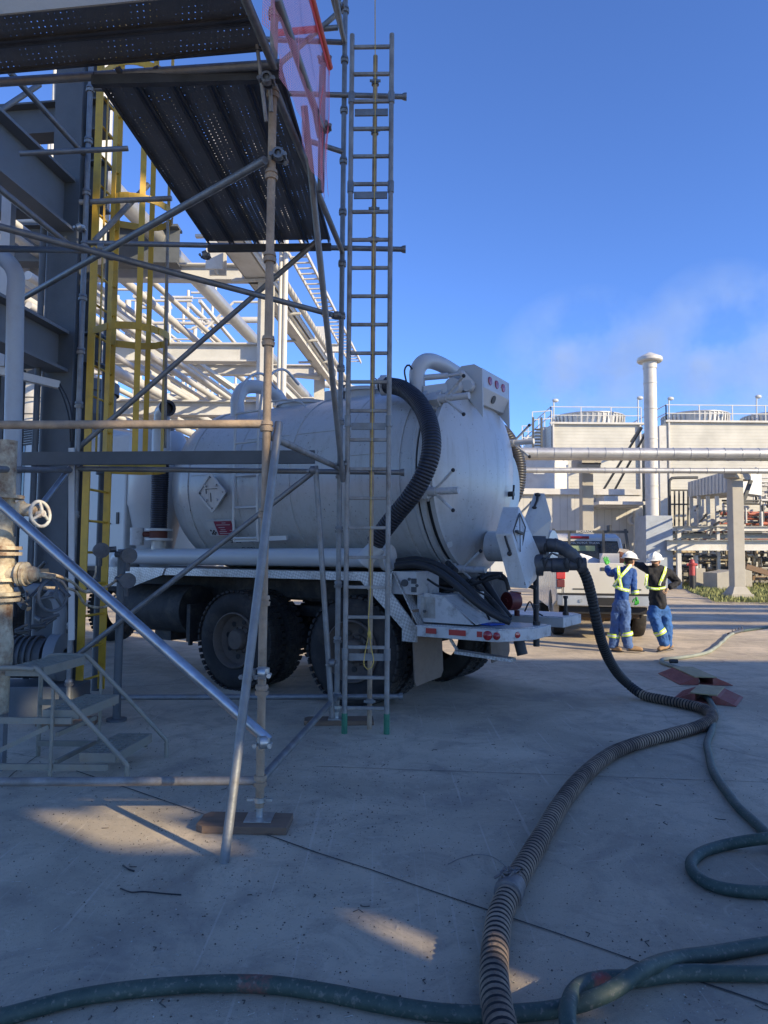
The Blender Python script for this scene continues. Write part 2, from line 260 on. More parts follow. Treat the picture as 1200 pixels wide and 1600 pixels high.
# ---------------------------------------------------------------- mesh builder
class MB:
    def __init__(s): s.v = []; s.f = []; s.sm = []; s.mi = []; s.uv = {}; s.cur = 0
    def face(s, idx, smooth=False):
        s.f.append(idx); s.sm.append(smooth); s.mi.append(s.cur)
    def quad(s, a, b, c, d, uv=None):
        n = len(s.v); s.v += [V(a), V(b), V(c), V(d)]
        if uv: s.uv[len(s.f)] = uv
        s.face((n, n+1, n+2, n+3))
    def box(s, c, sz, ax=None):
        X, Y, Z = ax or (V((1, 0, 0)), V((0, 1, 0)), UP); c = V(c); hx, hy, hz = sz[0]/2, sz[1]/2, sz[2]/2
        n = len(s.v)
        for k in range(8):
            s.v.append(c + X*(hx if k & 1 else -hx) + Y*(hy if k & 2 else -hy) + Z*(hz if k & 4 else -hz))
        for q in ((0, 2, 3, 1), (4, 5, 7, 6), (0, 1, 5, 4), (2, 6, 7, 3), (0, 4, 6, 2), (1, 3, 7, 5)): s.face(tuple(n+i for i in q))
        return s
    def bar(s, a, b, w, h, up=UP):
        a, b = V(a), V(b); d = (b-a); L = d.length; d = d.normalized()
        x = d.cross(up)
        if x.length < 1e-4: x = d.cross(V((1, 0, 0)))
        x.normalize(); z = x.cross(d).normalized()
        return s.box((a+b)/2, (w, L, h), (x, d, z))
    def hbeam(s, a, b, dep, wid, tf=.018, tw=.012, up=UP):
        a, b = V(a), V(b); d = (b-a).normalized(); x = d.cross(up)
        if x.length < 1e-4: x = V((1, 0, 0))
        x.normalize(); z = x.cross(d).normalized(); o = z*(dep/2-tf/2)
        s.bar(a+o, b+o, wid, tf, z); s.bar(a-o, b-o, wid, tf, z); s.bar(a, b, tw, dep-2*tf-.004, z); return s
    def tube(s, a, b, r, seg=12, r2=None, caps=True):
        return s.path([V(a), V(b)], [r, r if r2 is None else r2], seg, caps)
    def path(s, pts, rad, seg=12, caps=True, flat=None):
        n = len(pts)
        if not isinstance(rad, (list, tuple)): rad = [rad]*n
        tang = []
        for i in range(n):
            t = (pts[min(i+1, n-1)]-pts[max(i-1, 0)]); tang.append(t.normalized() if t.length > 1e-9 else V((0, 0, 1)))
        t0 = tang[0]; u = t0.cross(UP)
        if u.length < 1e-3: u = t0.cross(V((1, 0, 0)))
        u.normalize(); base = len(s.v); prev = t0
        for i in range(n):
            t = tang[i]; ax = prev.cross(t)
            if ax.length > 1e-7: u = Quaternion(ax.normalized(), prev.angle(t)) @ u
            u = (u - t*u.dot(t)).normalized(); vv = t.cross(u); prev = t
            for k in range(seg):
                a = 2*PI*k/seg; s.v.append(pts[i] + (u*math.cos(a) + vv*math.sin(a))*rad[i])
        for i in range(n-1):
            for k in range(seg):
                k2 = (k+1) % seg; s.face((base+i*seg+k, base+i*seg+k2, base+(i+1)*seg+k2, base+(i+1)*seg+k), True)
        if caps:
            for i, rev in ((0, True), (n-1, False)):
                if rad[i] < 1e-5: continue
                nb = len(s.v); s.v += [s.v[base+i*seg+k].copy() for k in range(seg)]
                idx = tuple(nb+k for k in range(seg)); s.face(idx[::-1] if rev else idx)
        return s
    def lathe(s, prof, o, ax, seg=32, smooth=True):           # prof: list of (distance along axis, radius)
        o = V(o); ax = V(ax).normalized(); u = ax.cross(UP); P_ = [prof[0]]; cut = set()
        for i in range(1, len(prof)-1):
            (x0, y0), (x1, y1), (x2, y2) = prof[i-1:i+2]; P_.append(prof[i])
            a_ = math.atan2(y1-y0, x1-x0); b_ = math.atan2(y2-y1, x2-x1); dlt = abs((b_-a_+PI) % (2*PI)-PI)
            if dlt > .6: cut.add(len(P_)-1); P_.append(prof[i])
        P_.append(prof[-1]); prof = P_
        if u.length < 1e-3: u = ax.cross(V((1, 0, 0)))
        u.normalize(); vv = ax.cross(u); base = len(s.v); n = len(prof)
        for (d, r) in prof:
            for k in range(seg):
                a = 2*PI*k/seg; s.v.append(o + ax*d + (u*math.cos(a)+vv*math.sin(a))*max(r, 1e-4))
        for i in range(n-1):
            if i in cut: continue
            for k in range(seg):
                k2 = (k+1) % seg; s.face((base+i*seg+k, base+i*seg+k2, base+(i+1)*seg+k2, base+(i+1)*seg+k), smooth)
        return s
    def ring(s, c, ax, R_, r, seg=32, sg=8, a0=0, a1=2*PI, u=None):   # torus or part of one
        c = V(c); ax = V(ax).normalized(); u = u or ax.cross(UP)
        if u.length < 1e-3: u = ax.cross(V((1, 0, 0)))
        u = u.normalized(); vv = ax.cross(u); full = abs(a1-a0-2*PI) < 1e-6
        pts = [c + (u*math.cos(a0+(a1-a0)*i/seg) + vv*math.sin(a0+(a1-a0)*i/seg))*R_ for i in range(seg+1)]
        return s.path(pts, r, sg, caps=not full)
    def prism(s, poly, off):                                    # planar polygon (world points) extruded by off
        off = V(off); n = len(poly); b = len(s.v); s.v += [V(p) for p in poly] + [V(p)+off for p in poly]
        s.face(tuple(range(b, b+n))[::-1]); s.face(tuple(range(b+n, b+2*n)))
        for i in range(n): j = (i+1) % n; s.face((b+i, b+j, b+n+j, b+n+i))
        return s
    def hull(s, pts):
        bm = bmesh.new(); [bm.verts.new(p) for p in pts]; bmesh.ops.convex_hull(bm, input=bm.verts)
        bm.verts.index_update(); b = len(s.v); mp = {}
        for f in bm.faces:
            for v in f.verts:
                if v.index not in mp: mp[v.index] = len(s.v); s.v.append(v.co.copy())
        for f in bm.faces: s.face(tuple(mp[v.index] for v in f.verts))
        bm.free(); return s
    def blob(s, c, r, ax=None, seg=14, rings=8):                # ellipsoid
        X, Y, Z = ax or (V((1, 0, 0)), V((0, 1, 0)), UP); c = V(c)
        if isinstance(r, (int, float)): r = (r, r, r)
        b = len(s.v)
        for i in range(rings+1):
            th = PI*i/rings
            for k in range(seg):
                a = 2*PI*k/seg; s.v.append(c + X*(r[0]*math.sin(th)*math.cos(a)) + Y*(r[1]*math.sin(th)*math.sin(a)) + Z*(r[2]*math.cos(th)))
        for i in range(rings):
            for k in range(seg):
                k2 = (k+1) % seg; s.face((b+i*seg+k, b+(i+1)*seg+k, b+(i+1)*seg+k2, b+i*seg+k2), True)
        return s

ORG = {}
def build(name, mb, mats, parent=None, origin=None, bevel=0.0):
    if not isinstance(mats, (list, tuple)): mats = [mats]
    me = bpy.data.meshes.new(name)
    if parent is not None: org = ORG[parent.name]
    else:
        org = V(origin) if origin is not None else V((sum(v.x for v in mb.v)/len(mb.v), sum(v.y for v in mb.v)/len(mb.v), min(v.z for v in mb.v)))
    me.from_pydata([v-org for v in mb.v], [], mb.f); me.polygons.foreach_set('use_smooth', mb.sm); me.polygons.foreach_set('material_index', mb.mi)
    if max(mb.mi, default=0) >= len(mats): mats = list(mats)+[GROOVE]
    for x in mats: me.materials.append(x)
    if mb.uv:
        ul = me.uv_layers.new(name='UVMap')
        for fi, uv in mb.uv.items():
            for li, c in zip(me.polygons[fi].loop_indices, uv): ul.data[li].uv = c
    bm = bmesh.new(); bm.from_mesh(me); bmesh.ops.recalc_face_normals(bm, faces=bm.faces); bm.to_mesh(me); bm.free()
    o = bpy.data.objects.new(name, me); col.objects.link(o)
    if parent is not None: o.parent = parent
    else: o.location = org
    ORG[o.name] = org
    if bevel:
        b = o.modifiers.new('bevel', 'BEVEL'); b.width = bevel; b.segments = 2; b.limit_method = 'ANGLE'; b.angle_limit = R(40)
    return o
def tag(o, label=None, cat=None, group=None, kind=None):
    if label: o['label'] = label
    if cat: o['category'] = cat
    if group: o['group'] = group
    if kind: o['kind'] = kind
    return o
def empty(name, loc, label, cat, group=None):
    o = bpy.data.objects.new(name, None); col.objects.link(o); o.location = V(loc); o.empty_display_size = .2; ORG[o.name] = V(loc); return tag(o, label, cat, group)
def copy_tree(o, loc, label=None):
    r = o.copy(); col.objects.link(r); r.location = V(loc); ORG[r.name] = V(loc)
    if label: r['label'] = label
    for ch in list(o.children):
        c = ch.copy(); col.objects.link(c); c.parent = r
        for g in list(ch.children): d = g.copy(); col.objects.link(d); d.parent = c
    return r
def spline(pts, step=.03):
    """Catmull-Rom through pts, resampled evenly"""
    P = [V(p) for p in pts]; P = [P[0]*2-P[1]] + P + [P[-1]*2-P[-2]]; out = []
    for i in range(1, len(P)-2):
        for k in range(24):
            t = k/24; a, b, c, d = P[i-1:i+3]
            out.append(.5*((2*b) + (c-a)*t + (2*a-5*b+4*c-d)*t*t + (3*b-a-3*c+d)*t**3))
    out.append(P[-2]); res = [out[0]]; acc = 0
    for i in range(1, len(out)):
        seg = out[i]-out[i-1]; L = seg.length
        while acc + L >= step and L > 1e-9:
            q = out[i-1] + seg*((step-acc)/L); res.append(q); out[i-1] = q; seg = out[i]-q; L = seg.length; acc = 0
        acc += L
    res.append(out[-1]); return res
def ribbed(mb, pts, r, pitch, depth, seg=20):
    q = spline(pts, pitch/5); pat = (depth, depth*.25, 0, 0, depth*.25); ph = random.uniform(0, 6); rad = [(r - pat[i % 5]*random.uniform(.75, 1.15))*(1+.022*math.sin(i*.021+ph)+.012*math.sin(i*.093+ph)+random.uniform(-.006, .006)) for i in range(len(q))]; f0 = len(mb.f)
    mb.path(q, rad, seg)
    for i in range(len(q)-1):
        if i % 5 in (0, 4):
            for k in range(seg): mb.mi[f0+i*seg+k] = 1
    return mb
def text(name, body, parent, p, right, up, h, material, ext=.001):
    c = bpy.data.curves.new(name, 'FONT'); c.body = body; c.size = h; c.extrude = ext; c.align_x = 'CENTER'; c.align_y = 'CENTER'; c.materials.append(material)
    o = bpy.data.objects.new(name, c); col.objects.link(o); o.parent = parent
    x = V(right).normalized(); y = V(up).normalized(); z = x.cross(y).normalized(); M = Matrix((x, y, z)).transposed().to_4x4(); M.translation = V(p)-ORG[parent.name]; o.matrix_local = M; return o

# ---------------------------------------------------------------- ground
g = MB(); g.quad((-200, -60, 0), (250, -60, 0), (250, 400, 0), (-200, 400, 0)); tag(build('ground', g, GROUND, origin=(0, 0, 0)), kind='structure')
JOINT = mat('joint_dark', (.05, .045, .04), .95)
def joint(p0, p1, w=.009):
    a, b = G(*p0), G(*p1); n = 14; pts = [a.lerp(b, i/n) + V((random.uniform(-.006, .006), random.uniform(-.006, .006), .004)) for i in range(n+1)]
    j = MB(); d = (b-a).normalized(); s_ = V((-d.y, d.x, 0))
    for i in range(n):
        w0 = w*random.uniform(.7, 1.2)/2; j.quad(pts[i]-s_*w0, pts[i+1]-s_*w0, pts[i+1]+s_*w0, pts[i]+s_*w0)
    tag(build('joint_line', j, JOINT), kind='structure')
joint((120, 1205), (1320, 1612)); joint((495, 1198), (1330, 1228), .006); joint((180, 1075), (900, 1030), .006); joint((-100, 1300), (60, 1180), .006)
# unseen wall added behind the camera to shade the yard, pierced for sun patches
BY = -5.0; SL = math.tan(SUN_EL)/TRAVEL.y
def onwall(p):
    t = (p.y-BY)/TRAVEL.y; return p.x - TRAVEL.x*t, p.z + math.tan(SUN_EL)*t
holes = []
def hole(p, hw, hh): x, z = onwall(p); holes.append((x-hw, x+hw, z-hh, z+hh))
H1, H2, H3 = SL*15.6, SL*20.2, SL*28.5
hole(G(205, 1297), .34, .16); hole(W(415, 605, 3.91), .13, .30); hole(W(310, 658, 3.95), .40, .055); hole(W(368, 1228, 3.6), .07, .11)  # each opening is placed so its sun patch lands on this point
hole(W(5, 890, 4.9), .16, .24); hole(W(62, 800, 5.0), .14, .16); hole(W(170, 349, 6.9), .30, .07); hole(G(618, 1455), .045, .065); hole(G(742, 1510), .05, .14); hole(W(320, 1228, 3.92), .25, .05)
hole(G(60, 1120), .25, .10)
xs = {3., 62.}; zs = {3.2, 8.0, 15.8, H3}
wall_holes = holes + [(2, 19.5, 15.8, H3), (19.5, 63, 0, 8.0), (19.5, 60, H1, H2), (19.5, 60, SL*21.4, SL*22.1), (19.5, 60, SL*24.6, SL*25.2), (19.5, 60, SL*26.6, SL*26.9), (19.5, 31, SL*20.45, SL*21.3), (19.5, 31, SL*22.3, SL*23.6), (19.5, 31, SL*23.9, SL*24.5)]
for h in wall_holes: xs |= {min(max(h[0], 3.), 62.), min(h[1], 62.)}; zs |= {max(h[2], 3.2), min(h[3], H3)}
xs = sorted(xs); zs = sorted(zs); b = MB()
BLOCKM = mat('blocker_wall_pale', (.72, .70, .66), .7)  # pale, so the added wall bounces light into the shaded yard
for i in range(len(xs)-1):
    for k in range(len(zs)-1):
        cx, cz = (xs[i]+xs[i+1])/2, (zs[k]+zs[k+1])/2
        if any(h[0] < cx < h[1] and h[2] < cz < h[3] for h in wall_holes): continue
        b.quad((xs[i], BY, zs[k]), (xs[i+1], BY, zs[k]), (xs[i+1], BY, zs[k+1]), (xs[i], BY, zs[k+1]))
for x_ in (3.2, 8, 13, 19.4): b.bar((x_, BY+.2, 0), (x_, BY+.2, 3.3), .4, .4, up=V((0, 1, 0)))
for x_ in (24, 32, 40, 48, 56, 61.5): b.bar((x_, BY+.2, 0), (x_, BY+.2, 8.1), .4, .4, up=V((0, 1, 0)))
tag(build('sun_blocker_wall', b, BLOCKM, origin=(0, BY, 0)), 'unseen pierced wall on posts, added behind the yard to shade the concrete', 'building')
# ---------------------------------------------------------------- scaffold
B1 = G(405, 1290); B2 = G(526, 1130); B3 = W(115, 868, 6.35); B3.z = 0; B4 = V((B1.x-2.35, B1.y+.25, 0))
sc = empty('tube_scaffold', B1, 'grey cup-lock tube scaffold tower with perforated steel deck, on timber sole boards', 'scaffold')
TR = .0242
def cup(mb, p, up=UP):
    mb.lathe([(-.028, .026), (-.028, .036), (-.005, .040), (-.003, .031), (.006, .031), (.008, .038), (.03, .034), (.03, .026)], p, up, 14)
def standard(base, z0, z1, M, cups0, dc=.5, r=TR, lean=V((0, 0, 0))):
    t = MB(); t.tube(base+V((0, 0, z0)), base+V((0, 0, z1))+lean, r, 16)
    o = build('standard', t, M, sc); z = cups0
    while z < z1: c = MB(); cup(c, base+V((0, 0, z))); build('cup_ring', c, M, o); z += dc
    return o
standard(B1, .10, 5.4, RUSTY, .245); standard(B2, .10, 7.4, GALV, .245); standard(B3, .10, 7.2, GALV, .36); standard(B4, .1, 5.4, GALV2, .245)
for Bp in (B1, B2, B3):
    j = MB(); j.prism([Bp + V((x, y, .042)) for x, y in ((-.075, -.075), (.075, -.075), (.075, .075), (-.075, .075))], (0, 0, .006))
    jp = build('base_plate', j, CHROME, sc, bevel=.001)
    k = MB(); k.lathe([(z*.008, .017 + (.002 if z % 2 else 0)) for z in range(0, 20)], Bp+V((0, 0, .045)), UP, 12); k.lathe([(0, .02), (0, .034), (.025, .034), (.025, .02)], Bp+V((0, 0, .13)), UP, 10)
    k.bar(Bp+V((-.07, 0, .142)), Bp+V((.07, 0, .142)), .018, .014); build('screw_jack', k, CHROME, sc)
def tb(a, b, r=TR, M=None, name='ledger', seg=14):
    t = MB(); t.tube(a, b, r, seg); return build(name, t, M or GALV, sc)
def at(base, z): return base + V((0, 0, z))
def coupler(p, d=V((1, 0, 0)), M=None):
    c = MB(); d = d.normalized(); c.lathe([(-.022, .027), (-.022, .036), (.022, .036), (.022, .027)], p, UP, 12)
    q = p + V((0, -.03, .0)); c.lathe([(-.02, .02), (-.02, .034), (.02, .034), (.02, .02)], q, d, 12)
    for s_ in (-1, 1): c.tube(p+V((s_*.04, -.05, -.012)), p+V((s_*.04, .01, -.012)), .008, 6); c.lathe([(0, .0), (0, .013), (.012, .013), (.012, 0)], p+V((s_*.04, -.06, -.012)), V((0, 1, 0)), 6)
    build('coupler', c, M or CHROME, sc)
# ledgers in the near face, the far face and the sides
tb(at(B1, .245), W(-60, 1222, 4.0), M=GALV2); tb(at(B1, 2.26), W(-60, 664, 4.02), .0242, RUSTY)
E = V((.55, -.02, 0))
for z in (.245, 2.275, 4.38, 5.87, 6.42): tb(at(V((-2.3, 6.3, 0)), z) if z == .245 else at(B3, z), at(B2, z) + (E if z in (.245, 2.275, 4.38, 5.87) else V((0, 0, 0))))
bpy.data.objects['ledger'].name = 'ledger'
for z in (.245, 2.275, 4.38, 5.87):
    c = MB(); c.lathe([(0, .024), (.02, .034), (.045, .036), (.045, .02)], at(B2, z)+E, (1, 0, 0), 12); build('ledger_end', c, GALV, sc)
tb(at(B1, .245), at(B2, .245)); tb(at(B1, 2.2), at(B2, 2.31), M=GALV2); tb(at(B1, 4.30), at(B2, 4.36)); tb(at(B2, 5.33), at(B2, 5.33)+V((-.35, -.2, 0)))
tb(W(-40, 131, 4.15), W(440, 100, 3.9), .026); tb(at(B2, 6.42), W(505, -60, 5.3)); tb(W(432, -5, 3.45)+V((0, 0, 0)), W(504, 205, 4.8)); tb(W(380, -10, 3.3), W(428, 104, 3.9))
# timber/steel plank across the back at waist height of the picture and other small tubes
t = MB(); t.bar(W(25, 717, 6.2), W(492, 714, 6.15), .04, .115); build('ladder_beam', t, DKGREY, sc)
for a, b2, rr, M in [((-30, 760, 4.3), (420, 1158, 3.86), .031, SHINY), ((52, 806, 5.85), (120, 718, 6.4), .026, SHINY), ((118, 704, 6.42), (505, 368, 6.25), TR, GALV), ((-20, 349, 4.5), (527, 494, 6.28), TR, GALV),
                     ((36, 466, 6.3), (414, 250, 3.97), TR, GALV), ((-10, 288, 4.5), (110, 384, 6.35), TR, GALV), ((475, 165, 4.55), (536, 752, 6.1), TR, GALV), ((493, 728, 6.1), (519, 1122, 6.1), TR, GALV),
                     ((489, 738, 6.22), (118, 1026, 6.4), TR, GALV), ((436, 660, 4.05), (350, 1350, 3.55), TR, GALV), ((15, 112, 5.2), (130, 240, 6.35), TR, GALV), ((-20, 186, 6.0), (62, 132, 6.3), TR, GALV),
                     ((-30, 388, 4.6), (150, 392, 6.3), TR, DKGREY), ((30, 240, 6.0), (200, 232, 6.35), TR, GALV), ((125, 316, 6.4), (268, 310, 6.35), TR, GALV2), ((148, 376, 6.5), (232, 288, 6.7), .026, GALV2),
                     ((428, 108, 6.2), (534, 15, 6.25), TR, GALV), ((430, 52, 6.3), (528, 43, 6.25), TR, GALV), ((432, 240, 4.3), (448, 255, 4.3), .02, GALV), ((262, 345, 6.6), (258, 700, 7.2), .014, GALV2), ((522, -20, 5.6), (534, 48, 6.2), TR, GALV),
                     ((-20, 733, 4.6), (110, 735, 6.3), TR, GALV), ((486, 150, 4.4), (498, 215, 4.6), .012, GALV2), ((398, 40, 3.8), (416, 190, 3.95), .011, GALV2), ((420, 95, 3.95), (424, 175, 4.0), .012, GALV2)]:
    tb(W(*a), W(*b2), rr, M, 'brace' if abs(a[1]-b2[1]) > 20 else 'ledger')
for p, d in [((412, 1158, 3.85), (1, .4, 0)), ((391, 1052, 3.85), (1, 0, 0)), ((411, 1050, 3.88), (1, 0, 0)), ((160, 390, 5.3), (1, .2, 0)), ((172, 400, 5.35), (1, 0, .6)), ((526, 494, 6.2), (1, 0, 0)), ((119, 716, 6.3), (1, 0, .6)),
             ((533, 724, 6.1), (1, 0, 0)), ((489, 735, 6.1), (1, 0, 0)), ((519, 1035, 6.1), (1, 0, 0)), ((322, 400, 6.1), (1, 0, .4)), ((436, 245, 4.0), (0, 1, 0)), ((127, 357, 6.3), (1, 0, .5)), ((418, 128, 3.9), (0, 1, 0)), ((508, 95, 4.8), (1, 0, 0)), ((530, 10, 6.2), (1, 0, 0)), ((508, 200, 4.85), (1, 0, 0))]:
    coupler(W(*p), V(d), CHROME if p[1] in (1158, 1050, 716, 357) else GALV)
for a in ((504, 105, 4.8, 4.06),):
    p = W(a[0], a[1], a[2]); q = V((p.x, p.y, a[3])); tb(p, q, TR, GALV, 'guard_post')
# decks: U-shaped perforated planks seen from below
def plank(p0, p1, width_dir, wd, name='deck_plank'):
    a, b2 = V(p0), V(p1); wv = width_dir*wd; k = MB(); L = (b2-a).length; top = .03
    up = UP*top; k.quad(a+up, b2+up, b2+wv+up, a+wv+up, uv=((0, 0), (L, 0), (L, wd), (0, wd)))
    n = width_dir
    k.bar(a+n*.004+UP*.015, b2+n*.004+UP*.015, .004, .028); k.bar(a+n*(wd-.004)+UP*.015, b2+n*(wd-.004)+UP*.015, .004, .028)
    k.bar(a+n*.016+UP*.002, b2+n*.016+UP*.002, .014, .004); k.bar(a+n*(wd-.016)+UP*.002, b2+n*(wd-.016)+UP*.002, .014, .004)
    k.mi = [0]+[1]*(len(k.mi)-1); return build(name, k, [PERF, DECKM], sc)
n0 = V((-1.755, 4.02, 4.34)); f0 = V((-1.64, 6.32, 4.36)); dirU = (f0-n0).normalized(); perp = V((dirU.y, -dirU.x, 0))
for i in range(5): plank(n0+perp*(.228*i), f0+perp*(.228*i), perp, .222)
dv = (W(440, 100, 3.9)-W(-40, 131, 4.15)); dv.z = 0; dv.normalize(); pv = V((dv.y, -dv.x, 0))
e0 = V((-3.6, 4.22, 4.37)); e1 = e0 + dv*2.93
for i in range(2): plank(e0+pv*(.23*i), e1+pv*(.23*i), pv, .225)
t = MB(); t.bar(e0+pv*.475+UP*.05, e1+pv*.475+UP*.05-dv*.06, .012, .17); build('toe_board', t, CONCR, sc)
for z, pa, pb in ((4.31, n0, n0+perp*1.14), (4.32, f0, f0+perp*1.14)):
    t = MB(); t.bar(V((pa.x, pa.y, z)), V((pb.x, pb.y, z)), .04, .06); build('transom', t, DECKM, sc)
for i in range(4): t = MB(); t.bar(n0+perp*(.228*i+.16)+V((0, -.03, .03)), n0+perp*(.228*i+.18)+V((0, .02, -.0)), .03, .02); build('plank_hook', t, DECKM, sc)
# sole boards
def board(c, L, wd, ang, label):
    t = MB(); x = V((math.cos(ang), math.sin(ang), 0)); y = V((-x.y, x.x, 0)); h = .04
    poly = [(-L/2, -wd*.36), (-L/2+.04, -wd/2), (L/2, -wd/2), (L/2, wd/2), (-L/2+.03, wd/2), (-L/2, wd*.3)]
    t.prism([c+x*p+y*q+V((0, 0, .001)) for p, q in poly], (0, 0, h)); tag(build('sole_board', t, WOOD, bevel=.003), label, 'timber board', 'sole boards under the scaffold posts')
board(B1+V((-.075, -.02, 0)), .50, .22, R(-2), 'worn brown timber board under the near rusty scaffold post'); board(B2+V((.02, .0, 0)), .62, .2, R(4), 'dark timber board under the scaffold post beside the ladder'); board(B3, .5, .2, R(10), 'timber board under the scaffold post behind the rolling steps')

# access ladder
La = G(538, 1146); Lb = G(604, 1147); ld = empty('access_ladder', (La+Lb)/2, 'tall galvanised scaffold ladder with green feet clamped beside the tower', 'ladder'); LT = 6.215
for b_ in (La, Lb):
    t = MB(); t.tube(at(b_, .10), at(b_, LT), .0215, 12); r_ = build('ladder_rail', t, GALV2, ld)
    for z in (.667, 2.68, 4.79, 5.62): c = MB(); c.lathe([(-.05, .022), (-.05, .029), (.05, .029), (.05, .022)], at(b_, z), UP, 12); build('rail_collar', c, GALV, r_)
    t = MB(); t.tube(at(b_, .0), at(b_, .17), .0255, 12); build('foot_sleeve', t, GREENT, ld)
z = .215
while z < 6.12:
    t = MB(); t.bar(at(La, z)+V((.02, 0, 0)), at(Lb, z)-V((.02, 0, 0)), .03, .028); build('rung', t, GALV2, ld, bevel=.004); z += .2557
for z in (.64, 2.64, 4.73, 5.5):
    t = MB(); t.bar(at(La, z)+V((.03, .03, 0)), at(Lb, z)+V((-.03, .03, 0)), .02, .06); build('bracket', t, GALV, ld)
Lm = (La+Lb)/2 + V((.03, .16, 0)); t = MB(); t.tube(at(Lm, .0), at(Lm, 6.13), .021, 12); build('centre_pole', t, RUSTY, ld)
for z in (.245, 2.275, 4.38, 5.87, 5.4, 4.66):
    c = MB(); c.lathe([(-.02, .022), (-.02, .036), (.02, .036), (.02, .022)], at(Lm, z), UP, 10); c.bar(at(Lm, z)+V((-.05, -.03, 0)), at(Lm, z)+V((.05, -.03, 0)), .014, .02); build('pole_clamp', c, GALV, ld)
# ropes
t = MB(); pts = [W(586, -30, 5.88), W(586, 200, 5.88), W(583, 450, 5.88), W(582, 640, 5.88), W(580, 750, 5.88), W(579, 860, 5.88), W(579, 920, 5.88), W(576, 960, 5.88), W(576, 990, 5.88), W(570, 1022, 5.87), W(569, 1040, 5.88), W(577, 1046, 5.88), W(584, 1034, 5.88), W(580, 1012, 5.87), W(577, 990, 5.87)]
t.path(spline(pts, .04), .0045, 6); t.blob(W(577, 990, 5.87), (.016, .012, .03)); t.tube(W(577, 980, 5.87), W(580, 998, 5.86), .004, 6)
tag(build('pull_rope', t, ROPE), 'thin yellow rope hanging down the scaffold ladder and ending in a loop', 'rope')
# debris net with red edging, tied to the guard rail
ntm = MB(); nr = 22; nc = 26; A = V((-.60, 3.2, 0)); Bn = V((-.425, 4.84, 0)); side = V((1, -.1, 0)).normalized(); grid = {}
for i in range(nr+1):
    for k in range(nc+1):
        s_ = k/nc; q = i/nr; top = 4.99; bot = 4.03 + .05*math.sin(6*s_)
        p = A.lerp(Bn, s_) + V((0, 0, bot + (top-bot)*q)) + side*(.022*math.sin(17*s_+4*q)+.012*math.sin(41*s_-6*q))*(1-q*.7)
        grid[i, k] = len(ntm.v); ntm.v.append(p)
for i in range(nr):
    for k in range(nc):
        uv = [((kk)/nc*1.65, ii/nr*.9) for ii, kk in ((i, k), (i, k+1), (i+1, k+1), (i+1, k))]
        ntm.uv[len(ntm.f)] = uv; ntm.face((grid[i, k], grid[i, k+1], grid[i+1, k+1], grid[i+1, k]), True)
net = tag(build('debris_net', ntm, NET), 'pink debris netting with red taped edges hanging outside the scaffold deck', 'safety net')
def strip(path, wd, name='red_tape'):
    t = MB(); q = spline(path, .05)
    for a, b2 in zip(q[:-1], q[1:]):
        t.quad(a-wd, b2-wd, b2+wd, a+wd)
    return build(name, t, NETRED, net)
off = side*.012
def nl(s_, z): return A.lerp(Bn, s_) + V((0, 0, z)) + off
strip([nl(0, 4.97), nl(.5, 4.97), nl(1, 4.97)], V((0, 0, .035))); strip([nl(.98, 4.95), nl(.99, 4.6), nl(.93, 4.3), nl(1, 4.05)], V((0, .035, 0)))
strip([nl(.35, 4.98), nl(.5, 4.75), nl(.72, 4.55), nl(.86, 4.38), nl(.84, 4.06)], V((0, .03, 0))); strip([nl(.86, 4.7), nl(.8, 4.45), nl(.83, 4.2), nl(.95, 4.04)], V((0, .02, 0)))
t = MB(); t.tube(nl(-.1, 5.0), nl(1.0, 5.0), .022, 12); build('top_rail', t, ORANGE, net)
t = MB(); t.tube(W(428, 52, 6.1), W(498, 45, 6.1), .03, 10); build('red_wrap', t, NETRED, net)

# ---------------------------------------------------------------- near steel frame (column and beams of the unit)
CP = W(96, 868, 7.2); CP.z = 0
fr = empty('steel_frame', CP, 'dark blue-grey steel column and beams of the process unit beside the scaffold', 'steel structure')
t = MB(); t.hbeam(CP, at(CP, 7.0), .34, .30, .02, .014, up=UX); build('column', t, COLGREY, fr)
t = MB(); t.box(at(CP, .03), (.5, .5, .05)); build('base_plate', t, COLGREY, fr)
def ub(z, y0, y1, dep, wid, name='beam', M=None, dx=0):
    t = MB(); p = CP + VX*dx; t.hbeam(at(p, z)+UX*y0, at(p, z)+UX*y1, dep, wid, .03, .018); return build(name, t, M or BLUEGREY, fr)
ub(5.08, -5.2, -.16, .55, .26, dx=-.02); ub(3.55, -5.2, -.16, .42, .24, dx=-.02)
for z, dep in ((5.35, .5), (3.62, .32), (6.1, .35)):
    for a, b2 in ((-3.2, -.16), (.16, .36)):
        t = MB(); t.hbeam(at(CP, z)+VX*a, at(CP, z)+VX*b2, dep, .2, .02, .014); build('cross_beam', t, COLGREY, fr)
t = MB(); t.bar(at(CP, 5.3)+VX*-.6+UX*-.2, at(CP, 3.4)+VX*-.6+UX*-.2, .1, .1); t.bar(W(0, 60+520, 6.4), W(93, 602, 6.6), .07, .07); build('cable_channel', t, WSTEEL2, fr)
t = MB(); t.tube(W(90, 130, 7.6), W(88, 560, 7.7), .035, 12); build('conduit', t, GALV2, fr)
t = MB(); t.path(spline([W(92, 598, 6.6), W(106, 625, 6.5), (W(112, 650, 6.4)), W(113, 690, 6.4)], .03), .008, 6); t.path(spline([W(88, 598, 6.6), W(100, 625, 6.5), (W(108, 655, 6.4)), W(110, 690, 6.4)], .03), .008, 6); build('cable', t, BLACKR, fr)
t = MB(); t.bar(W(112, 700, 6.3), W(112, 1000, 6.3), .05, .02, up=V((0, 1, 0))); build('strut_channel', t, WSTEEL2, fr)

